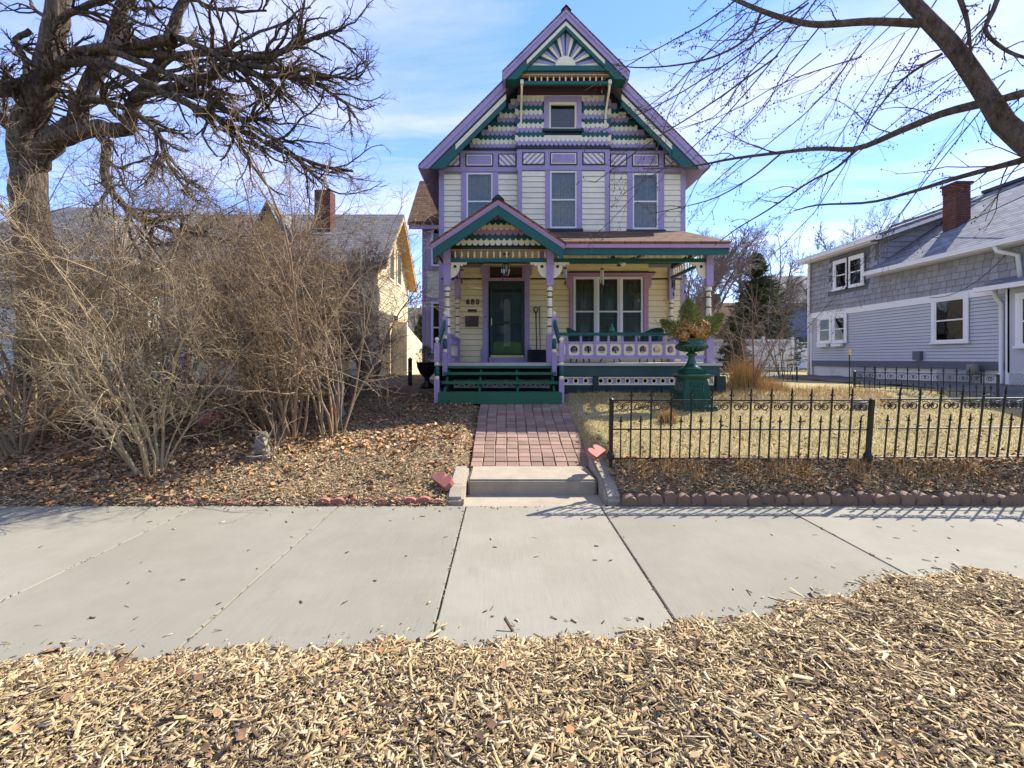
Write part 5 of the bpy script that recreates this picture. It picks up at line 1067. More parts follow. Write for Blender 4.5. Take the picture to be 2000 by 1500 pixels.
for dx_, dy_, dz_, r in ((-.26, -.05, .16, .105), (-.10, -.17, .20, .11), (.06, -.2, .10, .10), (.17, -.12, .22, .125), (-.15, -.02, .30, .10), (.20, -.05, .06, .09), (-.20, -.15, .05, .09), (.05, .05, .3, .1), (.27, .04, .13, .09)):
    V, F, T = ball_leaves((UX+dx_, UY+dy_, UZ+1.37+dz_), r*1.18, 420, .018); link('flower_head', npmesh('flower_head', V, F, HYD, T), fa)
    m = MB(); m.tube([(UX+dx_*.3, UY+dy_*.3, UZ+1.34), (UX+dx_, UY+dy_, UZ+1.37+dz_)], .005, 5); m.o('flower_stem', TWD, fa)
def sprig(base, tip, width, n, mt, parent, name='evergreen_sprig', s=.05):
    base, tip = np.array(base), np.array(tip); t = rng.beta(1.2, 1.1, n); ax = unit(tip-base); q = unit(np.cross(ax, rng.normal(0, 1, (n, 3)))); w_ = width*np.sin(np.pi*np.clip(t*.92+.08, 0, 1))**.7*rng.uniform(.15, 1, n)
    p = base+(tip-base)*t[:, None]+q*w_[:, None]; d = unit(ax*.8+q*.7+rng.normal(0, .35, (n, 3))); u = unit(np.cross(d, rng.normal(0, 1, (n, 3)))); S = s*rng.uniform(.6, 1.2, n)[:, None]
    V = np.stack([p-u*S*.09, p+u*S*.09, p+d*S], 1).reshape(-1, 3); i = np.arange(n)*3; return link(name, npmesh(name, V, np.stack([i, i+1, i+2], -1), mt, np.repeat(tints(n, 1.7, 1.4), 3)), parent)
b0 = (UX, UY, UZ+1.33)
sprig(b0, (UX-.07, UY, UZ+2.12), .22, 3800, NDY, fa, s=.075); sprig(b0, (UX+.62, UY+.05, UZ+1.85), .2, 3000, NDY, fa, s=.075); sprig(b0, (UX-.6, UY-.05, UZ+1.72), .17, 2200, NDY, fa, s=.07); sprig(b0, (UX+.42, UY-.15, UZ+1.62), .1, 700, NDY, fa, s=.05)
# ================================================================ porch things
def chair(label, x, y, rz):
    t = thing('wicker_chair', label, 'chair', (0, 0, 0), 'green wicker porch chairs'); 
    m = MB(); m.lathe(0, 0, [(.24, .40), (.27, .42), (.27, .45), (.24, .46)], 18); m.o('seat', WIK, t, True)
    A = np.linspace(R(-20), R(200), 19)
    m = MB()
    for k, a in enumerate(A):
        top = .68+.16*math.sin(max(0, min(math.pi, a)))**1.5; m.tube([(.26*math.cos(a), .26*math.sin(a), .44), (.31*math.cos(a), .31*math.sin(a), top)], .012, 5)
    for f_ in (.3, .55, .8): m.tube([((.26+.05*f_)*math.cos(a), (.26+.05*f_)*math.sin(a), .44+f_*(.24+.16*math.sin(max(0, min(math.pi, a)))**1.5)) for a in A], .009, 5)
    for k in range(len(A)-1):
        a, b = A[k], A[k+1]; ta, tb = [.68+.16*math.sin(max(0, min(math.pi, q)))**1.5 for q in (a, b)]; m.add([(.262*math.cos(a), .262*math.sin(a), .46), (.262*math.cos(b), .262*math.sin(b), .46), (.305*math.cos(b), .305*math.sin(b), tb), (.305*math.cos(a), .305*math.sin(a), ta)], [(0, 1, 2, 3)])
    m.o('backrest', WIK, t)
    m = MB(); m.tube([(.315*math.cos(a), .315*math.sin(a), .68+.16*math.sin(max(0, min(math.pi, a)))**1.5) for a in A], .022, 8); m.o('top_roll', WIK, t, True)
    for a in (40, 140, 220, 320): m = MB(); m.tube([(.22*math.cos(R(a)), .22*math.sin(R(a)), .42), (.26*math.cos(R(a)), .26*math.sin(R(a)), 0)], .018, 6); m.o('leg', WIK, t)
    t.location = (x, y, PF); t.rotation_euler = (0, 0, rz)
chair('dark green wicker chair on the porch near the front door', 1.86, 11.1, R(60)); chair('dark green wicker chair on the porch near the right corner', 3.55, 11.0, R(-50))
tb = thing('porch_table', 'small round dark porch table between the two wicker chairs', 'table', (2.62, 11.05, PF))
m = MB(); m.lathe(2.62, 11.05, [(.36, PF+.68), (.4, PF+.69), (.4, PF+.71), (.36, PF+.715)], 24); m.o('table_top', WIK, tb)
for a in (30, 150, 270): m = MB(); m.tube([(2.62+.1*math.cos(R(a)), 11.05+.1*math.sin(R(a)), PF+.68), (2.62+.05*math.cos(R(a)), 11.05+.05*math.sin(R(a)), PF+.35), (2.62+.3*math.cos(R(a)), 11.05+.3*math.sin(R(a)), PF)], .016, 6); m.o('leg', WIK, tb)
GBT = mat('green_glass', (.05, .28, .12), .15, .1); m = MB(); m.lathe(2.62, 11.05, [(.05, PF+.716), (.075, PF+.75), (.07, PF+.82), (.03, PF+.87), (.02, PF+.93), (.004, PF+.95)], 14); tag(m.o('green_ornament', GBT, None, True), 'small pointed green ornament on the porch table', 'ornament')
sh = thing('snow_shovel', 'black snow shovel with D handle leaning beside the door', 'shovel', (.86, 12.1, PF))
m = MB(); m.tube([(.86, 11.95, PF+.32), (.86, 12.2, PF+1.32)], .015, 8); m.o('shaft', BPL, sh); m = MB(); m.tube([(.86, 12.2, PF+1.3), (.80, 12.21, PF+1.42), (.80, 12.22, PF+1.46), (.92, 12.22, PF+1.46), (.92, 12.21, PF+1.42), (.86, 12.2, PF+1.3)], .014, 6); m.o('grip', BPL, sh)
m = MB(); n = 13
for k in range(n-1):
    f0, f1 = -1+2*k/(n-1), -1+2*(k+1)/(n-1); c = lambda f: .05*f*f
    m.prism([(.86+.25*f0, 11.80+c(f0)*-1, PF+.01), (.86+.25*f1, 11.80-c(f1), PF+.01), (.86+.24*f1, 11.98-c(f1), PF+.33), (.86+.24*f0, 11.98-c(f0), PF+.33)], [(.86+.25*f0, 11.815-c(f0), PF+.01), (.86+.25*f1, 11.815-c(f1), PF+.01), (.86+.24*f1, 11.995-c(f1), PF+.33), (.86+.24*f0, 11.995-c(f0), PF+.33)])
m.o('scoop', BPL, sh)
for k in range(-4, 5): m = MB(); m.tube([(.86+.055*k, 11.785, PF+.03), (.86+.05*k, 11.88, PF+.22), (.86+.02*k, 11.95, PF+.33)], .008, 5); m.o('rib', BPL, sh)
m = MB(); m.tube([(.97, 12.05, PF), (.96, 12.24, PF+1.5)], .012, 8); tag(m.o('broom_pole', BPL), 'thin dark pole leaning behind the snow shovel', 'pole')
jg = thing('plastic_jug', 'pale blue plastic jug on the porch beside the shovel', 'jug', (1.24, 11.9, PF)); JUG = mat('pale_plastic', (.55, .62, .68), .35, .05)
m = MB(); m.lathe(1.22, 11.9, [(.065, PF), (.07, PF+.02), (.07, PF+.19), (.035, PF+.25), (.028, PF+.28)], 14); m.o('jug_body', JUG, jg, True); m = MB(); m.lathe(1.22, 11.9, [(.032, PF+.281), (.032, PF+.31), (.02, PF+.312)], 12); m.o('cap', VIN, jg, True)
fn = thing('ceiling_fan', 'cream ceiling fan with dark blades under the porch ceiling', 'fan', (2.83, 11.0, 4.26))
FX, FY = 2.85, 10.9
m = MB(); m.lathe(FX, FY, [(.06, 4.267), (.06, 4.23), (.02, 4.22), (.02, 4.1), (.12, 4.08), (.14, 4.03), (.12, 3.97), (.06, 3.95), (.07, 3.92), (.02, 3.88)], 18); m.o('motor', CRM, fn, True)
for k in range(5):
    a = R(12+72*k); c, s = math.cos(a), math.sin(a); m = MB(); P = [(.16, -.03), (.3, -.065), (.62, -.07), (.66, 0), (.62, .07), (.3, .065), (.16, .03)]; m.pz([(FX+c*u-s*v, FY+s*u+c*v) for u, v in P], 4.0, 4.012); m.o('blade', BPL, fn)
ln_ = thing('hanging_lantern', 'glass porch lantern hanging before the door transom', 'lantern', (.05, 11.2, 4.26)); LX, LY = .06, 11.3
m = MB(); m.lathe(LX, LY, [(.08, 4.266), (.08, 4.25), (.01, 4.24), (.01, 4.06), (.05, 4.05), (.07, 4.03), (.08, 4.01), (.01, 4.0)], 12); m.o('canopy', BRN, ln_, True); m = MB(); m.lathe(LX, LY, [(.075, 4.01), (.11, 3.92), (.10, 3.8), (.06, 3.72), (.02, 3.71)], 12); m.o('globe', GLS, ln_, True)
for a in range(6): m = MB(); m.tube([(LX+r*math.cos(a*1.047), LY+r*math.sin(a*1.047), z) for r, z in ((.078, 4.01), (.114, 3.92), (.104, 3.8), (.062, 3.72))], .006, 5); m.o('lantern_rib', BRN, ln_)
m = MB(); m.lathe(LX, LY, [(.02, 3.99), (.03, 3.93), (.03, 3.86), (.01, 3.82)], 10); m.o('bulb', VIN, ln_, True)
STL = mat('chime_steel', (.6, .6, .6), .3, .1, metal=.8); GLD = mat('chime_gold', (.7, .6, .35), .35, .1, metal=.6)
def chime(label, x, y, ztop, ln, mt, n=5):
    t = thing('wind_chime', label, 'wind chime', (x, y, ztop), 'wind chimes hung along the porch'); m = MB(); m.tube([(x, y, ztop), (x, y, ztop-.1)], .003, 4); m.lathe(x, y, [(.045, ztop-.12), (.045, ztop-.10), (.01, ztop-.09)], 10); m.o('chime_top', BRN, t)
    for k in range(n): a = 2*math.pi*k/n; m = MB(); m.tube([(x+.035*math.cos(a), y+.035*math.sin(a), ztop-.13), (x+.035*math.cos(a), y+.035*math.sin(a), ztop-.13-ln*(1-.08*k))], .009, 6); m.o('chime_tube', mt, t)
    m = MB(); m.tube([(x, y, ztop-.12), (x, y, ztop-.2-ln)], .002, 4); m.py([(x-.02, ztop-.2-ln), (x+.02, ztop-.2-ln), (x+.012, ztop-.28-ln), (x-.012, ztop-.28-ln)], y-.003, y+.003); m.o('wind_sail', BRN, t)
chime('silver wind chime beside the middle porch post', 1.36, 10.1, 3.78, .2, STL); chime('gold wind chime in front of the triple window', 2.2, 10.2, 3.78, .34, GLD); chime('short silver wind chime before the door transom', -.02, 10.1, 3.78, .1, STL); chime('small silver wind chime beside the left porch post', -.95, 10.3, 3.78, .14, STL); chime('dark wind chime farther inside the right porch opening', 3.95, 10.6, 3.6, .2, BPL); chime('silver wind chime nearest the right porch post', 4.22, 10.6, 3.7, .24, STL)
# ================================================================ left garden
def P0(px, py, Y): return PX(px, py, Y)
sx, sy = XW(513, 6.35), 6.35; sz = H(sx, sy)
ca = thing('garden_statue', 'small grey stone cherub statue crouching in the mulch behind twigs', 'statue', (sx, sy, sz))
import bmesh
def blobs(name, bl, mt, parent, lv=2):
    bm = bmesh.new()
    for (x, y, z, a, b, c) in bl: bmesh.ops.create_icosphere(bm, subdivisions=2, radius=1, matrix=Matrix.Translation((x, y, z)) @ Matrix.Diagonal((a, b, c, 1)))
    me = bpy.data.meshes.new(name); bm.to_mesh(me); bm.free(); me.materials.append(mt); o = link(name, me, parent)
    r = o.modifiers.new('r', 'REMESH'); r.mode = 'VOXEL'; r.voxel_size = .012; r.use_smooth_shade = True; s = o.modifiers.new('s', 'SMOOTH'); s.iterations = 3; return o
blobs('figure', [(sx, sy, sz+.09, .1, .09, .1), (sx-.01, sy-.01, sz+.19, .075, .07, .09), (sx+.035, sy-.02, sz+.29, .058, .055, .06), (sx+.075, sy-.05, sz+.29, .02, .02, .035), (sx-.06, sy-.03, sz+.22, .035, .035, .07), (sx-.085, sy-.07, sz+.15, .03, .04, .03), (sx+.07, sy-.06, sz+.17, .03, .05, .03), (sx+.08, sy-.1, sz+.09, .035, .06, .04), (sx-.07, sy-.1, sz+.06, .04, .06, .04), (sx+.05, sy-.08, sz+.245, .03, .03, .03), (sx-.01, sy+.05, sz+.24, .09, .03, .07)], STO, ca)
m = MB(); m.box(sx-.12, sx+.12, sy-.13, sy+.1, sz-.05, sz+.03); soft(m, 'statue_base', STO, ca, .01)
bx_, by_ = XW(657, 8.2), 8.2; bz = H(bx_, by_)
bb = thing('stone_pedestal', 'fluted grey stone column with wide slab top among the shrub stems', 'pedestal', (bx_, by_, bz))
m = MB(); A = np.linspace(0, 2*math.pi, 49)[:-1]; prof = [(.19, 0), (.19, .05), (.14, .09), (.125, .14), (.115, .58), (.14, .62), (.18, .66), (.18, .72)]
vs = [(bx_+(r-(.012 if 1 < k < 6 and j % 4 == 0 else 0))*math.cos(a), by_+(r-(.012 if 1 < k < 6 and j % 4 == 0 else 0))*math.sin(a), bz-.02+z) for k, (r, z) in enumerate(prof) for j, a in enumerate(A)]
m.add(vs, [(k*48+i, k*48+(i+1) % 48, (k+1)*48+(i+1) % 48, (k+1)*48+i) for k in range(7) for i in range(48)]+[tuple(range(7*48, 8*48))]); m.o('column', STO, bb)
m = MB(); m.box(bx_-.34, bx_+.34, by_-.2, by_+.24, bz+.70, bz+.80); m.box(bx_-.28, bx_+.30, by_-.15, by_+.2, bz+.80, bz+.98); soft(m, 'slab', CON, bb, .025)
px_, py_ = XW(408, 7.7), 7.7; m = MB(); pz_ = H(px_, py_); m.pz([(px_-.17, py_-.1), (px_+.14, py_-.13), (px_+.18, py_+.08), (px_-.13, py_+.12)], pz_-.03, pz_+.2); tag(soft(m, 'pink_block', PNK, None, .03), 'rough pinkish stone block lying in the leaves under the shrubs', 'stone')
ORG = mat('orange_paint', (.6, .16, .02), .5); YLW = mat('yellow_paint', (.55, .36, .03), .5)
ox, oy = XW(650, 7.6), 7.6; oz = H(ox, oy)
og = thing('bird_ornament', 'small orange bird ornament on a stake before the stone column', 'ornament', (ox, oy, oz)); m = MB(); m.tube([(ox, oy, oz-.05), (ox, oy, oz+.2)], .006, 5); m.o('stake', BPL, og)
blobs('bird_body', [(ox, oy, oz+.27, .06, .05, .08), (ox-.02, oy-.01, oz+.36, .04, .04, .04), (ox+.03, oy+.03, oz+.2, .03, .03, .06)], ORG, og); m = MB(); m.lathe(ox-.06, oy-.02, [(.001, oz+.35), (.012, oz+.36), (.001, oz+.37)], 6); m.o('beak', YLW, og)
yx = XW(632, 7.4); yz = ZW(768, 7.4); m = MB(); m.py([(yx-.05, yz+.06), (yx+.04, yz+.02), (yx-.0, yz-.05)], 7.39, 7.40); yo = thing('yellow_tag', 'tiny yellow tag hanging on a shrub stem near the stone column', 'tag', (yx, 7.4, yz)); m.o('tag_plate', YLW, yo); m = MB(); m.tube([(yx-.03, 7.395, yz+.05), (yx-.04, 7.395, yz+.12)], .003, 4); m.o('tag_string', BPL, yo)
bi = thing('blue_barrel', 'dark blue plastic barrel half hidden behind the left shrubs', 'barrel', (XW(345, 14), 14, .95)); m = MB(); m.lathe(XW(345, 14), 14, [(.26, .9), (.3, 1.0), (.31, 1.4), (.3, 1.75), (.27, 1.85), (.27, 1.9)], 18); m.o('barrel_body', BLU, bi, True); m = MB(); m.lathe(XW(345, 14), 14, [(.32, 1.18), (.33, 1.2), (.32, 1.22)], 18); m.o('hoop', BLU, bi, True)
qx, qy = XW(834, 11.0), 11.0; qz = H(qx, qy)
pt = thing('black_planter', 'black urn planter with evergreen wreath at the left of the porch', 'planter', (qx, qy, qz)); m = MB(); m.lathe(qx, qy, [(.16, qz-.05), (.17, qz+.08), (.07, qz+.15), (.06, qz+.25), (.17, qz+.35), (.24, qz+.5), (.25, qz+.6), (.28, qz+.63), (.2, qz+.63)], 18); m.o('planter_bowl', BLK, pt, True)
sprig((qx, qy, qz+.55), (qx-.05, qy, qz+1.0), .26, 900, NDL, pt, 'planter_greens', .07)
m = MB(); m.box(XW(801, 12)-.045, XW(801, 12)+.045, 11.95, 12.05, .8, 1.62); m.lathe(XW(801, 12), 12, [(.06, 1.62), (.06, 1.65), (.01, 1.7)], 8); tag(m.o('black_post', BLK), 'short black post standing near the corner of the cream house', 'post')
# right garden
hx, hy = XW(1659, 9.4), 9.4; hz = H(hx, hy)
hk = thing('garden_stake', 'thin iron garden pole topped with a gold finial', 'garden stake', (hx, hy, hz)); m = MB(); m.tube([(hx, hy, hz-.1), (hx, hy, 1.74)], .011, 6); m.o('pole', BLK, hk)
m = MB(); m.lathe(hx, hy, [(.01, 1.74), (.03, 1.76), (.012, 1.78), (.035, 1.81), (.012, 1.85), (.002, 1.87)], 8); m.o('finial', BRS, hk)
bl_ = thing('stone_ball', 'round grey stone ball in the lawn beside the garden pole', 'stone ball', (XW(1679, 8.7), 8.7, H(XW(1679, 8.7), 8.7))); blobs('ball', [(XW(1679, 8.7), 8.7, H(XW(1679, 8.7), 8.7)+.08, .16, .14, .13)], STO, bl_)
# service wires
CB_ = mat('cable_rubber', (.02, .02, .022), .6)
def wire(label, p, q, sag, r=.012):
    p, q = Vector(p), Vector(q); m = MB(); m.tube([p.lerp(q, t)-Vector((0, 0, sag*4*t*(1-t))) for t in np.linspace(0, 1, 22)], r, 5); tag(m.o('service_wire', CB_, None, True), label, 'wire', 'overhead service wires')
a_ = PX(2010, 322, 11); wire('upper overhead wire crossing above the grey roof', a_, PX(1385, 585, 34), .2); wire('middle overhead wire crossing before the chimney', PX(2010, 352, 11), PX(1390, 600, 34), .25)
wire('lower overhead wire running behind the dormer roof', PX(2010, 378, 12), PX(1395, 640, 36), .2); wire('thin cable drooping down the grey house wall', (13.05, 11.7, 4.5), (13.1, 14.0, 3.55), .35, .008)
# ================================================================ vegetation
def shrub(name, label, base, h, spread, nst, mt, lean=(0, 0), k1=7, k2=5, k3=0, r0=.022, group=None, cat='shrub', lf=.42):
    t = thing(name, label, cat, base, group); b = np.array(base); n = nst
    a = rng.uniform(0, 2*np.pi, n); rr = rng.uniform(.02, .22, n); s = np.stack([b[0]+rr*np.cos(a), b[1]+rr*np.sin(a), np.zeros(n)], -1); s[:, 2] = hgt(s[:, 0], s[:, 1])-.04
    tl = rng.uniform(.1, spread, n); d = np.stack([np.cos(a)*tl+lean[0], np.sin(a)*tl+lean[1], np.ones(n)], -1)
    p0 = shoot(s, d, h*rng.uniform(.6, 1.12, n), 12, .10, (0, 0, -.006)); q0 = (r0*rng.uniform(.5, 1.25, n))[:, None]*np.linspace(1, .3, 12)[None]
    link('stems', npmesh('stems', *tubes(p0, q0, 6), mt, smooth=True), t)
    p1, q1 = kids(p0, q0, k1, .18, 1., lf, .75, 7, .18, (0, 0, .01), .55, .0045, .35); p2, q2 = kids(p1, q1, k2, .12, 1., .55, .8, 5, .22, (0, 0, .0), .65, .0035, .2)
    parts = [tubes(p1, q1, 4), tubes(p2, q2, 3)]
    if k3: p3, q3 = kids(p2, q2, k3, .2, 1., .6, .9, 4, .25, (0, 0, .0), .7, .0028, .12); parts.append(tubes(p3, q3, 3))
    link('twigs', npmesh('twigs', *join(parts), mt), t); return t
SHR = [(-4.54, 5.95, 3.3, .75, 9, TWY, (-.05, 0), 'bare shrub nearest the sidewalk with pale forked stems'),
       (-5.1, 6.4, 4.3, .8, 10, TWG, (-.35, -.05), 'bare shrub leaning left beside the pale forked one'),
       (-3.25, 7.0, 4.2, .55, 13, TWM, (-.05, 0), 'tall bare multi-stemmed shrub left of the stone column'),
       (-2.75, 7.2, 3.5, .42, 11, TWG, (-.06, 0), 'bare shrub nearest the porch steps spreading over the bed'),
       (-3.9, 7.6, 4.6, .6, 13, TWG, (0, 0), 'dense bare shrub in the middle of the left bed'),
       (-5.9, 7.4, 5.0, .75, 14, TWM, (-.15, 0), 'dense bare shrub in front of the oak trunk'),
       (-6.9, 6.5, 5.0, .8, 13, TWG, (-.2, 0), 'bare arching shrub at the left edge near the sidewalk'),
       (-8.0, 7.8, 6.0, .7, 16, TWY, (0, 0), 'tall bare shrub at the far left covering the pale house'),
       (-4.9, 9.4, 4.4, .6, 12, TWD, (0, 0), 'darker bare shrub deep in the bed before the cream porch'),
       (-3.2, 9.6, 3.2, .55, 10, TWD, (0, 0), 'darker bare shrub behind the stone column'),
       (-6.8, 9.6, 5.0, .65, 14, TWD, (0, 0), 'darker bare shrub right of the oak trunk'),
       (-3.1, 10.9, 1.5, .5, 7, TWD, (-.1, 0), 'low twiggy shrub beside the left corner of the house')]
for x, y, h, sp_, n, mt, ln, lab in SHR:
    shrub('bare_shrub', lab, (x, y, H(x, y)), h, sp_, n, mt, ln, 12, 7, 3, .024, 'bare shrubs of the left garden bed')
# young shoots between
shrub('bare_shrub', 'small pale twiggy sapling in front of the stone statue', (-3.3, 6.15, H(-3.3, 6.15)), .75, .9, 4, TWG, (-.1, 0), 4, 2, 0, .012, 'bare shrubs of the left garden bed')
ge = thing('evergreen_shrub', 'dark green evergreen shrub behind the bare stems left of the porch', 'shrub', (XW(660, 10.6), 10.6, .9))
ex_, ey_ = XW(662, 10.6), 10.6
for k in range(26):
    a = rng.uniform(0, 6.28); rr = rng.uniform(.1, .6); sprig((ex_+.2*rr*math.cos(a), ey_+.2*rr*math.sin(a), .95), (ex_+rr*math.cos(a), ey_+rr*math.sin(a), .95+1.5*(1-.6*rr)+rng.uniform(-.3, .2)), .22, 420, NDL, ge, 'bough', .09)
# right: ornamental grass and twiggy bush by the porch corner
gx_, gy_ = XW(1462, 10.4), 10.4
shrub('bare_shrub', 'reddish bare bush rising from golden grass at the porch corner', (gx_, gy_, H(gx_, gy_)), 2.5, .55, 13, TWD, (.05, 0), 6, 4, 2, .016)
og_ = thing('ornamental_grass', 'golden dried ornamental grass clump at the porch corner', 'grass clump', (gx_, gy_, H(gx_, gy_)))
def clump(parent, x, y, n, r, h, name='grass_blades'):
    X = x+rng.normal(0, r, n); Y = y+rng.normal(0, r*.7, n); V, F, T = blades(X, Y, hgt(X, Y)-.02, h*rng.uniform(.4, 1.1, n), rng.uniform(.004, .008, n), .45, tints(n, 1.8, 1.5)); link(name, npmesh(name, V, F, STRW, T), parent)
clump(og_, gx_-.08, gy_, 1500, .16, .85); clump(og_, gx_+.5, gy_+.1, 1100, .25, .35); clump(og_, gx_-.55, gy_, 700, .22, .3)
n = 9000; x = rng.uniform(1.6, 8.2, n); y = rng.uniform(8.9, 10.6, n); k = (np.abs(x-UX) > .36) | (np.abs(y-UY) > .36); k &= ~((x < 4.8) & (y > 9.8)); x, y = x[k], y[k]; n = len(x)
V, F, T = blades(x, y, hgt(x, y), rng.uniform(.05, .16, n), rng.uniform(.004, .007, n), .8, tints(n, 1.8, 1.5)); tag(link('bed_grass', npmesh('bed_grass', V, F, STRW, T)), 'loose golden dead stalks along the foot of the porch', 'grass', kind='stuff')
cl = thing('grass_clump', 'small tan clump of dead grass on the lawn left of the urn', 'grass clump', (2.75, 7.6, H(2.75, 7.6))); clump(cl, 2.75, 7.6, 500, .07, .28)
# ---------------------------------------------------------------- the oak
def limb(spec, n=18): P = spline([PX(px, py, Y) for px, py, Y in spec], n); return P
oak = thing('oak_tree', 'massive gnarled bare oak with crooked limbs filling the upper left', 'tree', (-9.6, 9.5, .85))
LB = [([(78, 790, 9.5), (82, 640, 9.5), (70, 480, 9.5), (55, 330, 9.5), (50, 250, 9.4), (88, 160, 9.3), (106, 60, 9.3), (122, -60, 9.4), (140, -220, 9.6)], .46, .2, 'trunk'),
      ([(60, 330, 9.5), (110, 275, 9.4), (145, 235, 9.2), (175, 160, 9.1), (225, 60, 9.1), (262, -40, 9.2), (300, -160, 9.3)], .25, .12, 'limb'),
      ([(85, 285, 9.4), (160, 255, 9.0), (205, 250, 8.8), (240, 255, 8.7), (265, 200, 8.7), (310, 120, 8.6), (352, 20, 8.6), (380, -80, 8.6)], .21, .09, 'limb'),
      ([(-80, 190, 9.0), (0, 178, 9.1), (60, 168, 9.2), (110, 138, 9.1), (150, 106, 8.8), (220, 92, 8.4), (340, 78, 8.0)], .17, .10, 'limb'),
      ([(200, 98, 8.6), (330, 108, 8.2), (430, 104, 8.0), (520, 112, 7.9), (620, 72, 7.8), (668, 60, 7.8)], .10, .022, 'limb'),
      ([(120, 120, 8.9), (200, 122, 8.6), (262, 150, 8.4), (330, 185, 8.2), (420, 228, 8.0), (500, 270, 7.9), (600, 315, 7.8), (690, 335, 7.7)], .12, .02, 'limb'),
      ([(262, 190, 8.6), (330, 170, 8.3), (400, 150, 8.1), (470, 128, 7.9), (560, 140, 7.8), (660, 190, 7.7), (694, 230, 7.7)], .10, .018, 'limb'),
      ([(160, 240, 9.0), (205, 275, 8.9), (205, 340, 8.8), (240, 400, 8.7), (300, 440, 8.6), (380, 455, 8.4), (440, 470, 8.3)], .12, .03, 'limb'),
      ([(140, 190, 9.0), (230, 205, 8.7), (300, 250, 8.4), (330, 320, 8.2), (370, 380, 8.0)], .09, .02, 'limb'),
      ([(220, 100, 8.4), (330, 145, 8.1), (400, 190, 7.9), (480, 240, 7.8), (560, 290, 7.7), (640, 370, 7.6)], .08, .015, 'limb'),
      ([(60, 60, 9.3), (30, 80, 9.2), (50, 120, 9.0), (40, 160, 8.9), (0, 140, 8.8), (-60, 100, 8.7)], .07, .02, 'limb'),
      ([(106, 50, 9.2), (150, 20, 8.9), (230, -10, 8.6), (330, -20, 8.3), (430, 20, 8.0), (520, 20, 7.9)], .09, .02, 'limb'),
      ([(350, 75, 8.0), (400, 95, 7.9), (480, 140, 7.8), (560, 150, 7.7), (640, 150, 7.6), (700, 155, 7.6)], .075, .014, 'limb'),
      ([(50, 245, 9.5), (0, 230, 9.8), (-80, 150, 10.1)], .2, .1, 'limb')]
tw = []; allp, allr = [], []
for spec, ra, rb, nm in LB:
    ra *= .8; rb *= .8; P = limb(spec, 28); rr = np.linspace(ra, rb, 28); P[1:-1] += rng.normal(0, ra*(.04 if nm == 'trunk' else .12), (26, 3))
    if nm == 'trunk': rr[:4] *= [1.5, 1.25, 1.1, 1.03]
    V, F = tubes(P[None], rr[None], 14); V += rng.normal(0, .012*min(1, ra*4), V.shape); link(nm, npmesh(nm, V, F, OAKB, smooth=True), oak)
    allp.append(P); allr.append(rr)
LP = np.stack(allp[3:]); LR = np.stack(allr[3:]); ML = np.stack(allp[:3]); MR = np.stack(allr[:3])
dr_ = (.05, 0, -.01)
p1, r1 = kids(LP, np.minimum(LR, .05), 24, .15, 1., .30, .65, 9, .22, dr_, .75, .016, .5); p1b, r1b = kids(ML, np.minimum(MR, .09), 9, .35, 1., .3, .9, 9, .2, (0.02, 0, .01), .5, .015, .8)
p1 = np.concatenate([p1, p1b]); r1 = np.concatenate([r1, r1b])
p2, r2 = kids(p1, r1, 7, .15, 1., .45, .65, 7, .22, (.04, 0, -.01), .6, .006, .25); p3, r3 = kids(p2, r2, 4, .2, 1., .45, .7, 5, .22, (.03, 0, 0), .6, .0038, .14)
link('branches', npmesh('branches', *join([tubes(p1, r1, 6), tubes(p2, r2, 4)]), OAKB, smooth=True), oak); link('twigs', npmesh('twigs', *tubes(p3, r3, 3), TRB), oak)
# a second bare tree further back between the left houses
def bare_tree(label, base, h, r, mt, spread=.5, seed=0, k=(11, 9, 7, 4), group='bare trees behind the houses', name='bare_tree'):
    t = thing(name, label, 'tree', base, group); b = np.array([base]); b[:, 2] -= .1
    tr = shoot(b, np.array([[rng.normal(0, .05), 0, 1.]]), np.array([h*.62]), 12, .06); q = r*np.linspace(1, .35, 12)[None]; link('trunk', npmesh('trunk', *tubes(tr, q, 10), mt, smooth=True), t)
    p1, q1 = kids(tr, q, k[0], .3, 1., .85, spread, 9, .1, (0, 0, .015), .6, .02, 1.); p2, q2 = kids(p1, q1, k[1], .25, 1., .5, .65, 7, .13, (0, 0, .02), .55, .012, .6); p3, q3 = kids(p2, q2, k[2], .2, 1., .5, .65, 5, .16, (0, 0, .02), .6, .012, .4)
    parts = [tubes(p1, q1, 6), tubes(p2, q2, 4), tubes(p3, q3, 3)]
    if k[3]: p4, q4 = kids(p3, q3, k[3], .3, 1., .5, .6, 4, .2, (0, 0, .03), .7, .009, .25); parts.append(tubes(p4, q4, 3))
    link('crown', npmesh('crown', *join(parts), mt), t); return t
bare_tree('bare tree behind the shrubs between the pale and cream houses', (-8.4, 13.2, .95), 5.6, .09, TWD, .6, 0, (9, 8, 6, 3))
bare_tree('bare small tree before the cream house porch', (-5.6, 12.6, .95), 4.6, .07, TWD, .6, 0, (9, 8, 6, 3))
bare_tree('bare tree just right of the lavender house', (9.2, 22.5, .95), 8.2, .16, FARB, .6)
bare_tree('leaning bare tree between the porch and the spruce', (11.8, 27, .95), 9.0, .2, FARB, .65)
bare_tree('bare tree directly behind the spruce', (17.0, 33, .95), 12.3, .2, FARB, .55); bare_tree('bare tree behind the dormer of the grey house', (21.5, 31, .95), 12.0, .2, FARB, .55); bare_tree('bare tree left of the grey house chimney', (26.5, 33, .95), 13.3, .2, FARB, .5)
bare_tree('bare tree above the white fence left of the spruce', (13.6, 31, .95), 10.5, .18, FARB, .6); bare_tree('bare tree between the spruce and the grey house', (18.6, 29.5, .95), 10.5, .18, FARB, .6)
bare_tree('faint bare tree seen through the gap left of the lavender house', (-5.5, 30, .95), 6.0, .12, FARB, .6, 0, (8, 7, 5, 3))
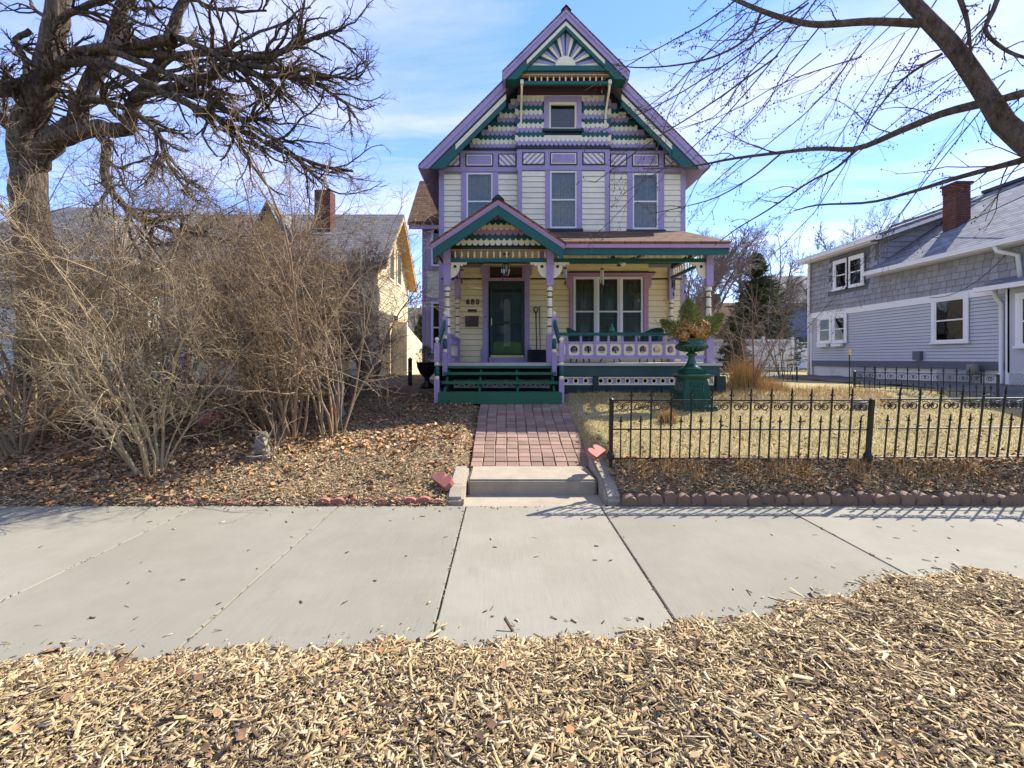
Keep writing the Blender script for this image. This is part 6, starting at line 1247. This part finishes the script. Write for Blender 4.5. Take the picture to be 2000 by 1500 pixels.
for lab, x, y in (('bare tree across the street reflected in the left windows', -6, -20), ('bare tree across the street reflected in the right windows', 5, -22)): bare_tree(lab, (x, y, 1.0), 11, .2, FARB, .6, 0, (8, 7, 5, 0), 'bare trees across the street')
shrub('bare_shrub', 'slender bare red-tipped bush before the grey house corner', (10.2, 16.5, .95), 4.2, .45, 7, FARB, (.05, 0), 6, 5, 2, .02)
# spruce
def spruce(label, base, h, rad, nb, name='spruce_tree'):
    t = thing(name, label, 'tree', base); x0, y0, z0 = base; m = MB(); m.tube([(x0, y0, z0-.1), (x0, y0, z0+h)], [.16, .02], 8); m.o('trunk', TRB, t, True)
    zf = rng.uniform(.03, .99, nb)**.9; ln = rad*(1-zf)**.85*rng.uniform(.7, 1.12, nb)+.12; a = rng.uniform(0, 2*np.pi, nb)
    s = np.stack([np.full(nb, x0), np.full(nb, y0), z0+zf*h], -1); d = np.stack([np.cos(a), np.sin(a), np.where(zf > .8, .5, -.12)+rng.normal(0, .1, nb)], -1)
    p = shoot(s, d, ln, 6, .06, (0, 0, .05)); q = .014*np.linspace(1, .3, 6)[None]*np.ones((nb, 1)); link('boughs', npmesh('boughs', *tubes(p, q, 3), TRB), t)
    per = 95; ix = np.repeat(np.arange(nb), per); n = len(ix); tt = rng.uniform(.12, 1, n)*5; k = np.minimum(tt.astype(int), 4); f = (tt-k)[:, None]; c = p[ix, k]*(1-f)+p[ix, k+1]*f; dd = unit(p[ix, k+1]-p[ix, k])
    sd = unit(dd*.8+rng.normal(0, .6, (n, 3))+np.array([0, 0, -.15])); S = rng.uniform(.12, .26, n)[:, None]; u = unit(np.cross(sd, rng.normal(0, 1, (n, 3)))); V = np.stack([c-u*S*.1, c+u*S*.1, c+sd*S], 1).reshape(-1, 3); i = np.arange(n)*3
    link('needles', npmesh('needles', V, np.stack([i, i+1, i+2], -1), NDL, np.repeat(tints(n, 1.5, 1.8), 3)), t)
spruce('dark green cone shaped spruce behind the white fence', (15.0, 27, .95), 6.8, 2.9, 560); spruce('dark arborvitae peeking between the two left houses', (-5.0, 28, .95), 3.4, .9, 140, 'evergreen_tree')
spruce('small green conifer beside the right porch post', (11.9, 23.5, .95), 2.5, .9, 120, 'evergreen_tree')
# ---------------------------------------------------------------- boulevard tree whose limbs hang in from the right
bt = thing('boulevard_tree', 'leafless boulevard tree reaching its limbs in from the upper right', 'tree', (3.22, 1.84, 0))
B = [([(2540, 1400, 2.45), (2530, 900, 2.45), (2440, 600, 2.5), (2230, 420, 2.75), (1990, 268, 3.1), (1930, 190, 3.2), (1865, 95, 3.3), (1790, 15, 3.4), (1700, -90, 3.5), (1600, -200, 3.6)], [.2, .19, .15, .095, .068, .06, .055, .05, .046, .04], 0, 'trunk'),
     ([(1800, 46, 3.4), (1700, 42, 3.45), (1600, 48, 3.6), (1540, 38, 3.7), (1485, 20, 3.8), (1430, -4, 3.9), (1380, -30, 4.0)], .032, .014, 'limb'),
     ([(1486, 26, 3.8), (1462, 72, 3.85), (1402, 108, 3.9), (1330, 126, 4.0), (1250, 132, 4.1), (1195, 126, 4.15)], .013, .004, 'limb'),
     ([(1925, 200, 3.2), (1840, 222, 3.5), (1760, 255, 3.7), (1674, 290, 3.9), (1600, 290, 4.0), (1525, 298, 4.1), (1430, 310, 4.2), (1350, 325, 4.3), (1255, 330, 4.4)], .036, .005, 'limb'),
     ([(1674, 292, 3.9), (1630, 330, 4.0), (1580, 356, 4.1), (1500, 410, 4.2), (1440, 446, 4.3), (1395, 480, 4.4)], .013, .004, 'limb'),
     ([(1525, 300, 4.1), (1470, 345, 4.2), (1400, 385, 4.3), (1330, 405, 4.4), (1265, 418, 4.5)], .009, .003, 'limb'),
     ([(2080, 290, 3.0), (2000, 312, 3.2), (1940, 328, 3.4), (1860, 350, 3.6), (1790, 372, 3.8), (1700, 395, 4.0), (1600, 400, 4.1), (1550, 412, 4.2)], .03, .005, 'limb'),
     ([(1840, 105, 3.3), (1770, 150, 3.4), (1720, 205, 3.5), (1684, 256, 3.6)], .012, .004, 'limb'),
     ([(2080, 170, 3.0), (2000, 182, 3.0), (1950, 196, 3.1)], .03, .026, 'limb'),
     ([(1865, -30, 3.2), (1886, 30, 3.2), (1893, 70, 3.2), (1898, 128, 3.2)], .02, .006, 'limb'),
     ([(1955, -20, 3.1), (1940, 20, 3.1), (1925, 60, 3.1), (1960, 95, 3.1), (2000, 112, 3.0), (2040, 118, 3.0)], .018, .008, 'limb')]
DS = .75                                                     # the tree stands close to the camera
B = [([(a, b, c*DS) for a, b, c in sp], ([q*DS for q in ra] if isinstance(ra, list) else ra*DS*.9), rb*DS, nm) for sp, ra, rb, nm in B]
bp, brr = [], []
for spec, ra, rb, nm in B:
    P = limb(spec, 24); q = np.interp(np.linspace(0, 1, 24), np.linspace(0, 1, len(ra)), ra) if isinstance(ra, list) else np.linspace(ra, rb, 24); V, F = tubes(P[None], q[None], 10); link(nm, npmesh(nm, V, F, TRB, smooth=True), bt); bp.append(P); brr.append(q)
# straight hanging whips
wh = []
for k in range(27):
    x0 = rng.uniform(1450, 2000); y0 = rng.uniform(-120, 130)+max(0, x0-1780)*.5; Y = rng.uniform(2.4, 3.4); l = rng.uniform(140, 430); sl2 = rng.uniform(.35, 1.7)
    wh.append(spline([PX(x0, y0, Y), PX(x0-l*.33+rng.normal(0, 12), y0+l*.33*sl2+rng.normal(0, 12), Y+.07), PX(x0-l*.66+rng.normal(0, 14), y0+l*.68*sl2+rng.normal(0, 14), Y+.12), PX(x0-l, y0+l*sl2*.9, Y+.2)], 8))
wh = np.array(wh); wr = np.linspace(.0040, .0016, 8)[None]*rng.uniform(.7, 1.3, (27, 1))
P1 = np.stack(bp[1:]); R1 = np.stack(brr[1:]); c1, d1 = kids(P1, np.minimum(R1, .009), 9, .1, 1., .3, .8, 7, .12, (-.05, 0, -.05), .5, .0022, .12)
c2, d2 = kids(c1, d1, 4, .2, 1., .45, .7, 5, .16, (0, 0, -.02), .6, .0016, .05); w2, e2 = kids(wh, wr, 12, .1, 1., .2, .6, 4, .16, (0, 0, -.02), .6, .0014, .045); w3, e3 = kids(w2, e2, 3, .3, 1., .5, .7, 3, .1, (0, 0, 0), .7, .0012, .022)
link('twigs', npmesh('twigs', *join([tubes(wh, wr, 4), tubes(c1, d1, 4), tubes(c2, d2, 3), tubes(w2, e2, 3), tubes(w3, e3, 3)]), TRB), bt)
# buds
tips = np.concatenate([w2[:, -1], w3[:, -1], c2[:, -1]]); n = len(tips); S = .0045
V = np.stack([tips+np.array(o)*S for o in ((1, 0, 0), (-.5, .9, 0), (-.5, -.9, 0), (0, 0, 1.6), (0, 0, -1.6))], 1).reshape(-1, 3); i = np.arange(n)*5
F = np.concatenate([np.stack([i+a, i+b, i+c], -1) for a, b, c in ((0, 1, 3), (1, 2, 3), (2, 0, 3), (1, 0, 4), (2, 1, 4), (0, 2, 4))]); link('buds', npmesh('buds', V, F, TRB), bt)

for o in bpy.data.objects:                                  # leaf- and twig-sized pieces nobody could pick apart
    if o.parent is not None and o.name.split('.')[0] in ('twigs', 'needles', 'bough', 'buds', 'grass_blades', 'crown', 'flower_head', 'evergreen_sprig', 'planter_greens', 'branches', 'boughs', 'stems'): o['kind'] = 'stuff'
